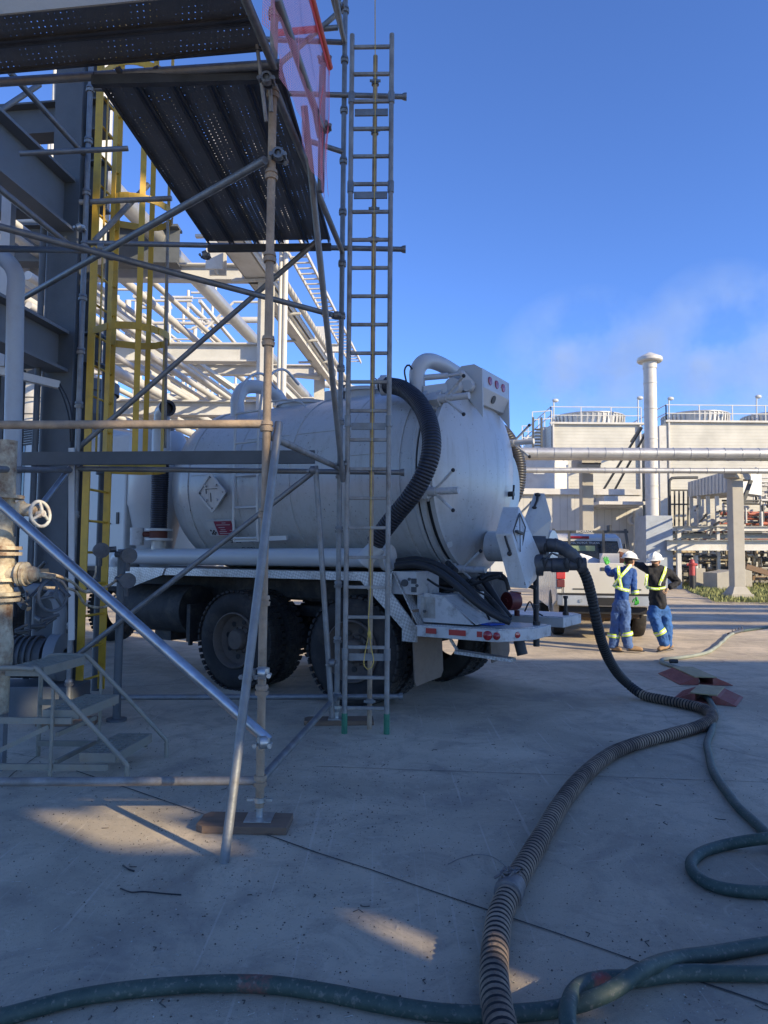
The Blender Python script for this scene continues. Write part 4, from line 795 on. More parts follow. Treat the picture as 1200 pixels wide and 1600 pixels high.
# deck fascia and top, fenders
t = MB(); tbox(t, -.42, 3.9, -.02, .0, 1.26, 1.345); t.prism([T(2.7, -.022, 1.345), T(3.95, -.022, 1.345), T(3.95, -.022, 1.1), T(3.3, -.022, 1.1), T(2.75, -.022, 1.26)], ST*-.012); t.prism([T(a, -.03, h) for a, h in ((-.5, 1.35), (-.05, 1.35), (-.2, 1.2), (-.62, .82), (-.62, .70), (-.78, .70), (-.78, .84), (-.5, 1.15))], ST*.02); build('deck_fascia', t, DIAM, tk)
t = MB(); tbox(t, -.4, 3.95, .0, .64, 1.31, 1.34); t.prism([T(-.5, -.01, 1.35), T(-.78, -.01, .85), T(-.78, .5, .85), T(-.5, .5, 1.35)], -FT*.01); build('deck_plate', t, DIAM, tk)
t = MB(); tbox(t, -.46, -.74, .03, .5, 1.14, 1.36); tbox(t, -.7, -.98, .12, .62, .88, 1.14); t.prism([T(-.78, .1, .88), T(-1.3, .1, .88), T(-.98, .1, 1.14), T(-.78, .1, 1.16)], ST*.03); t.prism([T(-.9, .5, .88), T(-1.45, .5, .88), T(-1.1, .5, 1.16), T(-.9, .5, 1.2)], ST*.03)
t.prism([T(-.98, .12, 1.12), T(-1.32, .12, .88), T(-1.32, .55, .88), T(-.98, .55, 1.12)], UP*.01); build('fender_box', t, WDIRTY, tk, bevel=.006)
t = MB(); t.box(T(-.83, .11, 1.02), (.16, .02, .2), TAX); build('access_flap', t, mat('flap_dirty', (.42, .40, .36), .7, 0, .3, 9, .2, 30, (.2, .13, .07), .6, 8), tk)
t = MB(); t.lathe([(0, 0), (0, .035), (.02, .035), (.02, 0)], T(-.62, .025, 1.25), -ST, 12); t.box(T(-.72, .02, 1.27), (.05, .02, .05), TAX); t.box(T(-.72, .02, 1.19), (.05, .02, .05), TAX); build('hinge', t, DKGREY, tk)
# rear bumper platforms
def platform(b0, b1, near):
    t = MB()
    if near: pol = [(-.76, b0), (-1.6, b0), (-1.76, b0+.3), (-1.80, b0+.42), (-1.80, b1), (-.8, b1)]
    else: pol = [(-.7, b0), (-1.66, b0), (-1.66, b1-.1), (-1.58, b1), (-.7, b1)]
    t.prism([T(a, b, .755) for a, b in pol], UP*.105); o = build('bumper_platform', t, WDIRTY, tk, bevel=.006)
    t = MB(); cb_ = sum((V((a, b, 0)) for a, b in pol), V())/len(pol); t.prism([T(cb_.x+(a-cb_.x)*.94, cb_.y+(b-cb_.y)*.9, .861) for a, b in pol], UP*.006); build('grip_plate', t, DIAM, o); return o
p1 = platform(-.02, .80, True); p2 = platform(1.62, 2.36, False)
for a, wd in ((-.93, .11), (-1.2, .17), (-1.42, .05)):
    t = MB(); t.box(T(a, -.024, .815), (wd, .004, .05), TAX); build('reflector', t, RED, p1)
nn = (-FT*.3 - ST*.24).normalized()
for a, r_ in ((-1.50, .037), (-1.585, .028)):
    t = MB(); t.lathe([(0, 0), (0, r_+.006), (.01, r_+.006), (.014, r_), (.02, 0)], T(a, -.02, .81), -ST, 20); build('tail_lamp', t, REDL, p1)
t = MB(); t.lathe([(0, 0), (0, .03), (.012, .026), (.015, 0)], T(-1.70, .17, .81), nn, 16); build('tail_lamp', t, REDL, p1)
for p, h in ((T(-1.72, .62, .86), .2), (T(-1.58, 1.95, .86), .22)):
    t = MB(); t.tube(p, p+UP*h, .018, 10); t.lathe([(0, .018), (0, .035), (.04, .035), (.04, .018)], p, UP, 12); t.lathe([(0, .018), (0, .028), (.03, .028), (.03, .0)], p+UP*(h-.03), UP, 12); build('step_post', t, BLACKP, tk)
t = MB(); t.tube(T(-1.66, .3, .76), T(-1.70, .3, .62), .05, 14); build('hose_stub', t, BLACKR, tk); t = MB(); t.tube(T(-1.76, .5, .76), T(-1.76, .5, .68), .03, 8); build('rubber_stop', t, BLACKR, tk); t = MB(); t.tube(T(-1.47, 1.3, .80), T(-1.47, 1.3, 1.40), .03, 10); build('support_post', t, BLACKR, tk)
t = MB(); t.bar(T(-.95, .3, .74), T(-1.05, .3, .60), .03, .02); t.bar(T(-1.05, .28, .60), T(-1.62, .28, .57), .12, .03); build('foot_step', t, DIAM, tk)
t = MB(); t.hull([W(558+0, 0, 1)*0 + T(-1.05, 1.1, .9), T(-1.0, 1.5, .9), T(-1.1, 1.1, 1.05)] + [T(-.95, 1.3, .85)]); 
for x in (785, 800): t.tube(T(-1.2, 1.45, .87), T(-1.2, 1.45, .93), .03, 8)
t.lathe([(-.07, 0), (-.07, .10), (.07, .10), (.07, 0)], W(799, 939, 7.7), FT*.5-ST, 20); t.lathe([(-.075, .0), (-.075, .03), (.09, .03), (.09, 0)], W(799, 939, 7.7), FT*.5-ST, 12); t.bar(W(797, 925, 7.7), W(814, 927, 7.7), .03, .02); t.bar(W(792, 952, 7.7), W(808, 952, 7.7), .06, .02); build('reel', t, mat('dark_red_reel', (.13, .02, .02), .5, 0, .2, 5), tk)
t = MB(); t.prism([T(-1.25, .25, .872), T(-1.42, .22, .872), T(-1.5, .38, .872), T(-1.3, .42, .872)], UP*.012); build('blue_rag', t, mat('blue_rag', (.02, .08, .4), .8, 0, .3, 30), tk, bevel=.004)
# black hoses lying over the fender and the blind flange outlet
def kh(pts, r=.035, M=BLACKR): t = MB(); t.path(spline([W(*p) for p in pts], .03), r, 12); return build('drain_hose', t, M, tk)
kh([(618, 884, 6.85), (650, 882, 6.75), (682, 892, 6.65), (710, 912, 6.55), (740, 938, 6.45), (768, 958, 6.4), (798, 972, 6.35)]); kh([(620, 878, 7.0), (655, 875, 6.9), (690, 886, 6.8), (722, 910, 6.7), (752, 940, 6.6), (785, 968, 6.5)]); kh([(752, 900, 7.3), (768, 925, 7.2), (780, 945, 7.1), (795, 965, 7.0)], .04); kh([(735, 905, 7.0), (760, 930, 7.0), (782, 955, 6.9), (792, 968, 6.9)], .03); kh([(752, 905, 6.8), (765, 898, 6.8), (780, 897, 6.8), (790, 905, 6.8), (795, 922, 6.8)], .02)
t = MB(); t.tube(W(700, 880, 7.2)+UP*0, W(712, 892, 6.8), .03, 8); t.tube(T(-.9, 1.2, 1.3), T(-.9, 1.2, 1.0), .12, 14); t.tube(T(-1.0, .9, 1.35), T(-1.6, .95, 1.2), .02, 8); t.tube(W(690, 928, 7.1), W(782, 900, 6.7), .016, 8); build('linkage', t, DARKM, tk)
t = MB(); t.tube(T(-1.05, 1.05, 1.62), T(-1.75, 1.05, 1.62), .16, 24); build('outlet_pipe', t, WHITE, tk)
for pts, r_, M in (([W(668, 905, 6.9), W(690, 918, 6.8), W(722, 925, 6.75), W(752, 945, 6.7), W(765, 968, 6.6)], .012, BLACKR), ([W(700, 880, 7.0), W(712, 905, 6.9), W(742, 922, 6.85), W(770, 935, 6.8)], .010, BLACKR), ([W(820, 955, 7.2), W(828, 940, 7.1), W(836, 955, 7.0), W(848, 962, 7.0)], .008, BLACKR)):
    t = MB(); t.path(spline(pts, .03), r_, 8); build('air_hose', t, M, tk)
for x, y, Y in ((664, 955, 6.75), (684, 940, 6.8), (700, 958, 6.8), (720, 948, 6.85), (640, 905, 6.65), (652, 915, 6.65)):
    t = MB(); t.lathe([(0, 0), (0, .016), (.015, .016), (.015, 0)], W(x, y, Y), -ST, 6); build('bolt', t, DKGREY, tk)
t = MB(); t.box(W(742, 940, 6.95), (.16, .1, .2), TAX); t.tube(W(730, 930, 6.9), W(752, 948, 6.9), .05, 12); build('valve_block', t, WDIRTY, tk, bevel=.01)
# hexagonal guard boxes round the outlets
n_ = V((.04, .10, 0))
t = MB(); t.hull([W(774, 834, 6.35), W(800, 834, 6.30), W(797, 918, 6.35), W(824, 920, 6.30), W(786, 792, 6.55), W(811, 792, 6.5), W(838, 905, 6.55), W(822, 815, 6.6), W(845, 868, 6.62), W(800, 905, 6.6)]); gb = build('outlet_guard', t, WHITE, tk, bevel=.004)
t = MB(); t.path([W(789, 837, 6.30), W(792, 848, 6.30), W(797, 862, 6.31)], .011, 6); t.blob(W(796, 865, 6.31), (.022, .012, .022)); build('slot', t, BLACKP, gb)
t = MB(); fr4 = [W(812, 802, 6.46), W(821, 824, 6.48), W(813, 868, 6.36), W(802, 830, 6.32)]
for i in range(4): t.bar(fr4[i], fr4[(i+1) % 4], .010, .008)
t.bar(W(812, 806, 6.40), W(813, 862, 6.33), .008, .01); t.bar(W(807, 830, 6.33), W(817, 834, 6.42), .03, .02); build('lattice', t, DKGREY, gb)
t = MB(); t.hull([W(835, 770, 6.95), W(851, 771, 6.9), W(862, 811, 6.85), W(855, 845, 6.85), W(832, 862, 6.85), W(822, 845, 6.8), W(817, 817, 6.85), W(838, 775, 7.1), W(851, 774, 7.1), W(861, 811, 7.05), W(853, 845, 7.05)]); gb2 = build('outlet_guard', t, WHITE, tk, bevel=.004)
t = MB(); t.path([W(840, 774, 6.9), W(839, 782, 6.88), W(835, 792, 6.87)], .012, 6); t.blob(W(840, 773, 6.9), (.03, .02, .02)); t.blob(W(835, 793, 6.87), (.025, .015, .015)); build('slot', t, BLACKP, gb2)
# couplings
t = MB(); d = V((1, -.25, 0)).normalized(); a0 = W(833, 852, 6.7)
t.lathe([(-.02, 0), (-.02, .085), (.0, .09), (.12, .088), (.12, .066), (.2, .062)], a0, d, 24); t.path(spline([a0+d*.12, W(862, 851, 6.62), W(877, 855, 6.58), W(890, 864, 6.55), W(901, 876, 6.55)], .02), [.06]*200 and .06, 20); c_ = W(884, 860, 6.57); 
for q, dd in ((W(868, 852, 6.6), V((1, 0, -.1))), (W(880, 857, 6.58), V((1, 0, -.5))), (W(892, 866, 6.56), V((.8, 0, -.8)))): t.lathe([(-.012, .06), (-.012, .067), (.012, .067), (.012, .06)], q, dd, 20)
build('elbow_coupling', t, COUP, tk)
t = MB(); a1 = W(826, 883, 6.6); t.lathe([(0, 0), (0, .10), (.02, .105), (.13, .1), (.13, .06), (.2, .058), (.21, .068), (.36, .066), (.37, .05), (.45, .05), (.45, .07), (.52, .07), (.53, 0)], a1, V((1, -.12, .01)), 24); t.path([W(850, 878, 6.5), W(862, 864, 6.5), W(872, 868, 6.5)], .012, 6); build('straight_coupling', t, COUP, tk)
for q in (W(850, 880, 6.5), W(885, 881, 6.45), W(905, 880, 6.4), W(852, 855, 6.6)):
    t = MB(); t.blob(q, (.02, .02, .05)); t.ring(q+UP*.02, (0, 1, 0), .03, .005, 12, 6); build('cam_lever', t, DARKM, tk)
# wheels
def mkwheel(a, b0, near, full=True):
    t = MB(); ax = ST; c = T(a, b0, .55); w_ = .27; r_ = .55
    t.lathe([(.0+.035, .31), (.02, .33), (.0, .40), (.008, .47), (.03, .525), (.05, .543), (.10, .55), (.17, .55), (.22, .543), (.24, .525), (.262, .47), (.27, .40), (.25, .33), (.235, .31)], c, ax, 56)
    wh = build('wheel', t, TYRE, tk)
    t = MB(); u = FT; 
    for i in range(46):
        an = 2*PI*i/46
        rd = u*math.cos(an)+UP*math.sin(an); tg = ST.cross(rd)
        for off_, ws in ((.045, .07), (.225, .07)):
            t.box(c+ax*off_+rd*.548, (.05, ws, .022), (tg, ax, rd))
        for off_ in (.11, .16): t.box(c+ax*(off_)+rd*.551+tg*.02, (.052, .035, .014), (tg, ax, rd))
    build('tread', t, TYRE, wh)
    if full:
        t = MB(); sgn = 1 if near else -1; cc = c if near else c+ax*w_
        t.lathe([(.03, .315), (.005, .312), (.0, .30), (.03, .285), (.10, .27), (.13, .235), (.145, .20), (.15, .155), (.12, .15), (.11, .12), (.05, .115), (.03, .10), (.02, .0)], cc, ax*sgn, 44)
        rm = build('rim', t, RIM, wh)
        for i in range(8):
            t = MB(); an = 2*PI*i/8+.2; rd = u*math.cos(an)+UP*math.sin(an); t.lathe([(0, 0), (0, .03), (-.006, .03), (-.006, 0)], cc+ax*sgn*.138+rd*.20, ax*sgn, 12); build('hand_hole', t, BLACKP, wh)
        for i in range(10):
            t = MB(); an = 2*PI*i/10; rd = u*math.cos(an)+UP*math.sin(an); t.lathe([(0, 0), (0, .012), (-.025, .012), (-.025, 0)], cc+ax*sgn*.118+rd*.136, ax*sgn, 6); build('wheel_nut', t, RIM, wh)
    return wh
for a in (0, 1.6):
    mkwheel(a, .0, True); mkwheel(a, .34, True, False); mkwheel(a, 2.13, False, False); mkwheel(a, 1.79, False, False)
mkwheel(6.6, .05, True); mkwheel(6.6, 2.08, False, False)
for b0, b1, a_ in ((.0, .58, -.72), (1.80, 2.36, -.72)):
    t = MB(); q = [(b0, 1.0), (b1, 1.0), (b1, .36), (b1-.05, .30), (b0+.03, .28), (b0, .33)]
    t.prism([T(a_+ (.0 if h > .5 else -.03), b, h) for b, h in q], FT*.014); build('mud_flap', t, FLAP, tk)
# ---------------------------------------------------------------- hoses on the ground
def ghose(name, pts, r, M, label, rib=None, elev=None):
    t = MB(); q = []
    for i, p in enumerate(pts):
        g_ = p if isinstance(p, V) else G(p[0], p[1], r if len(p) < 3 else p[2]); q.append(g_)
    if rib: ribbed(t, q, r, rib, r*.17, 22)
    else: qq = spline(q, .04); ph = random.uniform(0, 6); qq = [p+V((.005*math.sin(i*.31+ph), .005*math.sin(i*.23+ph), 0)) for i, p in enumerate(qq)]; t.path(qq, [r*(1+.03*math.sin(i*.17+ph)+.015*math.sin(i*.61)) for i in range(len(qq))], 16)
    o_ = build(name, t, M)
    if M in (HOSEGR, HOSEG):
        o_.data.materials.clear(); o_.data.materials.append(SCUFF); at_ = o_.data.attributes.new('scuff', 'FLOAT', 'POINT')
        if M == HOSEGR:
            spots = [(G(400, 1538), .30), (G(940, 1550), .10), (G(985, 1530), .09), (G(500, 1548), .12), (G(1010, 1530), .06), (G(640, 1577), .05)]
            for i, v in enumerate(o_.data.vertices):
                w_ = v.co+o_.location; at_.data[i].value = max([max(0, 1-((w_.x-s.x)**2+(w_.y-s.y)**2)**.5/rr)*.72 for s, rr in spots])
    return tag(o_, label, 'hose')
up_pts = [W(900, 872, 6.56), W(908, 886, 6.6), W(917, 905, 6.65), W(925, 935, 6.75), W(932, 970, 6.85), W(942, 1008, 7.1), W(958, 1042, 7.4), W(978, 1066, 7.75)]
main_pts = up_pts + [G(1005, 1086, .055), G(1035, 1093, .052), G(1070, 1100, .052), G(1100, 1108, .052), G(1113, 1120, .052), G(1095, 1134, .052), G(1050, 1147, .052), G(1000, 1160, .052), G(955, 1178, .052), G(912, 1212, .052), G(875, 1258, .052), G(840, 1318, .052), G(812, 1365, .052), G(795, 1398, .052)]
sh = ghose('suction_hose', main_pts, .052, HOSEK, 'thick black ribbed suction hose curving from the truck outlet over the concrete', .036)
sh.data.materials.append(HOSEB)
kk = len(sh.data.polygons)
for p in sh.data.polygons:
    if (sh.matrix_world @ p.center).z+sh.location.z < .2 and p.center.y + sh.location.y < 7.6: p.material_index = 2 if p.material_index == 0 else 1
t = MB(); q = [G(797, 1394, .055), G(782, 1428, .055), G(775, 1470, .055), G(772, 1520, .055), G(776, 1570, .055), G(786, 1620, .055), G(800, 1680, .055)]; ribbed(t, q, .053, .036, .0095, 24)
tag(build('suction_hose', t, HOSEB), 'worn brown ribbed hose length joined below a taped coupling and crossing the green hose', 'hose')
t = MB(); c0 = G(797, 1390, .055); d0 = (G(790, 1410, .055)-G(806, 1374, .055)).normalized()
t.lathe([(-.055, .04), (-.05, .060), (-.02, .063), (0, .058), (.03, .064), (.055, .060), (.06, .04)], c0, d0, 24)
for i in range(9): a = random.uniform(-.5, 2.2); p = c0+UP*.045+d0*random.uniform(-.06, .02)+V((random.uniform(-.04, .03), 0, .01)); t.path([p, p+V((random.uniform(-.03, .03), random.uniform(-.02, .02), .018)), p+V((random.uniform(-.05, .05), random.uniform(-.04, .04), -.005))], .006, 6)
tag(build('hose_tape', t, mat('duct_tape', (.16, .14, .13), .6, 0, .3, 20, .3, 50)), 'grey tape wrapped round the joint of the two brown ribbed hoses', 'tape')
gr = .0275
g1 = [(-60, 1600), (0, 1590), (65, 1572), (130, 1556), (210, 1545), (300, 1539), (370, 1538), (440, 1541), (520, 1552), (590, 1566), (660, 1578), (720, 1584), (770, 1586, .03), (830, 1583), (870, 1578), (905, 1570, .04), (930, 1560, .065), (958, 1546, .08), (992, 1521, .085), (1020, 1507, .065), (1060, 1497, .04), (1117, 1490), (1160, 1483), (1215, 1474), (1300, 1460)]
ghose('green_hose', g1, gr, HOSEGR, 'long dark green hose with red scuffs running along the bottom under the brown ribbed hose')
g2 = [(1320, 1512), (1260, 1519), (1200, 1521), (1130, 1521), (1075, 1521), (1040, 1524), (1012, 1529), (980, 1530, .03), (950, 1530, .03), (920, 1535, .03), (898, 1548, .045), (885, 1572, .075), (884, 1598, .075), (892, 1630, .05), (905, 1680, .03)]
ghose('green_hose', g2, gr, HOSEGR, 'dark green hose that loops back under the scuffed green hose near the brown hose')
g3 = [G(1095, 1082, .07), G(1110, 1096, .04), (1117, 1112), (1115, 1130), (1108, 1150), (1106, 1172), (1112, 1198), (1128, 1228), (1150, 1256), (1175, 1280), (1200, 1306), (1240, 1345), (1270, 1375), (1250, 1395), (1200, 1394), (1150, 1391), (1110, 1382), (1087, 1366), (1082, 1348), (1098, 1332), (1130, 1321), (1165, 1314, .05), (1200, 1309, .09), (1240, 1304, .05), (1300, 1300)]
ghose('green_hose', g3, gr*1.02, HOSEG, 'green hose leaving the red ramps and coiling into a ring on the concrete')
g4 = [G(1090, 1064, .04), G(1076, 1050, .035), (1062, 1044), (1046, 1039), (1034, 1034), (1036, 1030), (1060, 1028), (1085, 1024), (1108, 1018), (1125, 1006), (1138, 994), (1148, 988)]
ghose('green_hose', g4, gr, mat('pale_green_hose', (.22, .24, .2), .7, 0, .25, 3, .2, 60), 'faded pale green hose lying in the sun between ramp and metal coupling')
g5 = [(1152, 987), (1165, 985), (1185, 982), (1215, 977), (1280, 966)]
ghose('green_hose', g5, gr, HOSEG, 'dark green hose beyond the metal hose coupling')
t = MB(); a_, b_ = G(1145, 989, .035), G(1160, 985, .035); t.tube(a_, b_, .035, 12); t.tube(a_-(b_-a_)*.4, a_, .03, 10)
for i in range(4): t.tube(a_.lerp(b_, i/3)+UP*.03, a_.lerp(b_, i/3)+V((0, .02, .07)), .012, 6)
tag(build('hose_coupling', t, COUP), 'dark metal claw coupling joining the pale green hose to the dark green hose', 'coupling')
t = MB(); a_ = G(1052, 1033, .0275); t.tube(a_+V((-.05, 0, 0)), a_+V((.06, 0, .0)), .03, 12)
tag(build('hose_sleeve', t, BLACKR), 'short black sleeve around the pale green hose at its bend', 'sleeve')
# hose ramps
def ramp(p, ang, label, L=.8, wd=.62):
    c = G(*p); x = V((math.cos(ang), math.sin(ang), 0)); y = V((-x.y, x.x, 0)); e = empty('hose_ramp', c, label, 'hose ramp', 'red hose ramps protecting the green hose')
    prof = [(-.5*wd, .006), (-.19*wd, .085), (-.13*wd, .085), (-.13*wd, .03), (.13*wd, .03), (.13*wd, .085), (.19*wd, .085), (.5*wd, .006), (.5*wd, 0), (-.5*wd, 0)]
    t = MB()
    for poly in ([(-.5, .0), (-.5, .008), (-.2, .085), (-.13, .085), (-.13, .0)], [(.13, 0), (.13, .085), (.2, .085), (.5, .008), (.5, 0)]):
        t.prism([c+x*(u_*wd)-y*(L/2)+UP*(h+.002) for u_, h in poly], y*L)
    for k in range(15):
        yy = (-.45+.064*k)*L
        for s_ in (-1, 1): t.bar(c+x*(s_*.25*wd)+y*yy+UP*.074, c+x*(s_*.46*wd)+y*yy+UP*.020, .012, .006)
    t.box(c+UP*.006, (wd*.26, L, .008), (x, y, UP)); build('rubber_body', t, RUBY, e, bevel=.003)
    t = MB(); t.box(c+UP*.095, (wd*.42, L*.98, .014), (x, y, UP)); build('lid', t, RAMPY, e, bevel=.003)
    return e
ramp((1084, 1062), R(-4), 'faded red and yellow hose ramp crossing the pale green hose'); ramp((1106, 1092), R(-33), 'red and yellow hose ramp beside the bend of the thick ribbed hose', .58)

# ---------------------------------------------------------------- pickup
PA = R(8); PF = V((math.sin(PA), math.cos(PA), 0)); PR = V((math.cos(PA), -math.sin(PA), 0)); PO = V((3.16, 12.95, 0)); PW_ = 1.78
def Q(s, d, h): return PO + PR*s + PF*d + UP*h
PAX = (PR, PF, UP)
pk = empty('pickup_truck', Q(.9, 2.7, 0), 'white pickup truck with rear rack and full bed parked beyond the two workers', 'pickup truck')
def pbox(mb, s0, s1, d0, d1, h0, h1): return mb.box(Q((s0+s1)/2, (d0+d1)/2, (h0+h1)/2), (s1-s0, d1-d0, h1-h0), PAX)
t = MB()
side = [(.02, .72), (.02, 1.36), (.08, 1.42), (2.05, 1.42), (2.1, 1.4), (3.9, 1.36), (5.3, 1.24), (5.5, 1.0), (5.5, .55), (5.05, .5)]
def arch(cd, r_=.45): return [(cd+r_*math.cos(a), .42+r_*math.sin(a)) for a in [PI*i/10 for i in range(11)]]
prof = side + arch(4.5) + [(3.9, .5), (1.6, .5)] + arch(1.12) + [(.62, .6)]
for s0 in (0.0, PW_-.12):
    t.prism([Q(s0, d, h) for d, h in prof], PR*.12)
pbox(t, .12, PW_-.12, 2.05, 2.12, .6, 1.36); pbox(t, .12, PW_-.12, .1, 2.05, .72, .78); pbox(t, .12, PW_-.12, 3.9, 5.45, .8, 1.25)
build('body', t, PUW, pk, bevel=.025)
t = MB(); t.prism([Q(.13, .0, .86), Q(PW_-.13, .0, .86), Q(PW_-.13, .0, 1.42), Q(.13, .0, 1.42)], PF*.06); tg_ = build('tailgate', t, PUW, pk, bevel=.012)
t = MB(); pbox(t, .3, .62, -.006, -.002, .93, .955); pbox(t, 1.35, 1.5, -.006, -.002, .93, .955); build('badge', t, DKGREY, tg_)
t = MB(); pbox(t, .8, .98, -.012, .0, 1.28, 1.34); build('handle', t, DKGREY, tg_)
t = MB(); t.hull([Q(s, d, h) for s, d, h in [(.10, 2.15, 1.36), (PW_-.10, 2.15, 1.36), (.20, 2.32, 1.94), (PW_-.20, 2.32, 1.94), (.26, 2.5, 2.03), (PW_-.26, 2.5, 2.03), (.26, 3.4, 2.03), (PW_-.26, 3.4, 2.03), (.22, 3.6, 1.97), (PW_-.22, 3.6, 1.97), (.10, 4.15, 1.36), (PW_-.10, 4.15, 1.36)]]); build('cab', t, PUW, pk, bevel=.03)
t = MB(); t.hull([Q(s, d, h) for s, d, h in [(.20, 2.155, 1.44), (PW_-.20, 2.155, 1.44), (.27, 2.275, 1.87), (PW_-.27, 2.275, 1.87), (.20, 2.20, 1.44), (PW_-.20, 2.20, 1.44), (.27, 2.33, 1.87), (PW_-.27, 2.33, 1.87)]]); rw = build('rear_window', t, GLASS, pk)
text('lettering', 'HIGH LEVEL MOTOR TRUCKS', rw, Q(PW_/2-.16, 2.250, 1.83), PR, (UP+PF*.3), .062, TEXTW)
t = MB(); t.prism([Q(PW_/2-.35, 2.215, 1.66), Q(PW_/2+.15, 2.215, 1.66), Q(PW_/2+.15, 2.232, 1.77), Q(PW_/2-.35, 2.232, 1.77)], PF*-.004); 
build('window_panel', t, mat('panel_green', (.25, .32, .2), .7), rw)  # flat green panel laid just over the rear window glass
for s_ in (.085, PW_-.085):
    t = MB(); sg = -1 if s_ < 1 else 1; t.prism([Q(s_+sg*-.02, d, h) for d, h in ((2.35, 1.42), (3.95, 1.42), (3.55, 1.82), (2.45, 1.82))], PR*sg*.03); build('side_window', t, GLASS, pk)
t = MB(); t.lathe([(0, 0), (.0, .03), (.4, .03), (.4, 0)], Q(PW_/2-.36, 2.315, 1.95), PR, 12); build('brake_light', t, REDL, pk)
for s0 in (.005, PW_-.165):
    t = MB(); pbox(t, s0, s0+.16, -.02, .05, 1.12, 1.36); tl = build('taillight', t, mat('pickup_red_lens', (.5, .02, .02), .12, 0, .2, 20, spec=.8), pk, bevel=.012)
    t = MB(); pbox(t, s0+.01, s0+.15, -.024, .04, .97, 1.11); build('reverse_lens', t, mat('smoke_lens', (.14, .03, .03), .15), tl, bevel=.01)
t = MB(); t.prism([Q(s, d, .64) for s, d in ((.02, .02), (.08, -.14), (PW_-.08, -.14), (PW_-.02, .02))], UP*.21); bp = build('rear_bumper', t, mat('bumper_chrome', (.55, .55, .55), .3, .6, .1, 3), pk, bevel=.02)
t = MB(); pbox(t, .02, PW_-.02, -.145, .0, .84, .87); pbox(t, .6, 1.18, -.147, -.1, .66, .80); pbox(t, .2, 1.6, -.0, .3, .50, .62); build('bumper_step', t, BLACKP, bp)
t = MB(); t.lathe([(0, 0), (0, .03), (.01, .03), (.01, 0)], Q(.42, -.15, .74), -PF, 12); build('bumper_bolt', t, CHROME, bp)
t = MB(); pbox(t, .3, PW_-.3, .1, 5.2, .42, .7); t.tube(Q(.2, 1.12, .38), Q(PW_-.2, 1.12, .38), .08, 10); t.blob(Q(PW_/2, 1.12, .38), .17); t.blob(Q(.62, .35, .50), (.2, .2, .16)); build('underbody', t, mat('dusty_under', (.12, .08, .05), .9), pk)
for s_, d_ in ((.0, 1.12), (PW_, 1.12), (0, 4.5), (PW_, 4.5)):
    sg = 1 if s_ < 1 else -1; c = Q(s_+sg*.02, d_, .385); t = MB(); t.lathe([(.02, .22), (0, .25), (0, .32), (.02, .37), (.05, .385), (.19, .385), (.22, .37), (.24, .3), (.23, .22)], c, PR*sg, 36); wh = build('wheel', t, TYRE, pk)
    t = MB(); t.lathe([(.02, .225), (.0, .22), (.03, .2), (.05, .1), (.02, .06), (.02, 0)], c, PR*sg, 24); build('rim', t, mat('alloy_rim', (.4, .4, .38), .45, .5, .2, 9), wh)
t = MB(); t.bar(Q(.10, 2.0, 2.06), Q(PW_-.10, 2.0, 2.06), .05, .055)
for s_ in (.06, .48, 1.18, PW_-.06): t.bar(Q(s_ if .1 < s_ < 1.7 else s_, 2.0, 1.42), Q(s_+(.10 if s_ < .1 else (-.10 if s_ > 1.6 else 0)), 2.0, 2.12 if s_ < .1 or s_ > 1.6 else 2.06), .05, .05, up=PF)
t.bar(Q(1.30, 2.02, 2.08), Q(1.30, 2.02, 2.2), .2, .04); hr = build('headache_rack', t, DKGREY, pk)
t = MB(); pbox(t, .52, 1.06, 1.965, 1.972, 2.035, 2.085); sgn_ = build('sign_plate', t, DKGREY, hr)
for o_ in (sgn_,): o_.parent = hr
text('lettering', 'BACKRACK', hr, Q(.79, 1.963, 2.06), PR, UP, .066, TEXTW, .002)
# load in the bed
def load(name, pts, M, label, cat): t = MB(); t.hull(pts); return tag(build(name, t, M), label, cat)
load('sheet_box', [Q(.42, .6, .8), Q(.85, .7, .8), Q(.42, 1.0, .8), (Q(.85, 1.0, .8)), Q(.42, .6, 1.42), Q(.52, .6, 1.60), Q(.90, .75, 1.48), Q(.55, 1.0, 1.56), Q(.8, .66, 1.36)], mat('pale_sheet', (.55, .57, .62), .5), 'pale tilted sheet metal box in the pickup bed', 'box')
dt = empty('duct_piece', Q(1.2, .7, .8), 'square metal duct piece with rusty inside standing in the pickup bed', 'duct')
t = MB(); t.hull([Q(s, d, h) for s in (.92, 1.22) for d in (.5, .9) for h in (.8, 1.60)] + [Q(.86, .5, 1.45)]); build('duct_shell', t, mat('duct_white', (.62, .60, .58), .5), dt)
t = MB(); t.hull([Q(1.225, .52, 1.0), Q(1.5, .5, 1.0), Q(1.225, .52, 1.64), Q(1.52, .6, 1.55), Q(1.24, .8, 1.6), Q(1.5, .9, 1.5)]); build('duct_inside', t, mat('duct_rust', (.13, .05, .03), .8), dt)
load('sack', [Q(1.22, .7, 1.6), Q(1.62, .75, 1.5), Q(1.3, .9, 1.70), Q(1.5, 1.1, 1.68), Q(1.68, 1.2, 1.46), Q(1.5, .8, 1.38)], mat('sack_grey', (.28, .25, .22), .9, 0, .3, 9, .5, 30), 'crumpled grey sack on top of the pickup load', 'sack')
load('crate', [Q(s, d, h) for s in (.2, .42) for d in (.3, .55) for h in (1.3, 1.50)], DKGREY, 'small dark grey crate at the corner of the pickup bed', 'crate')

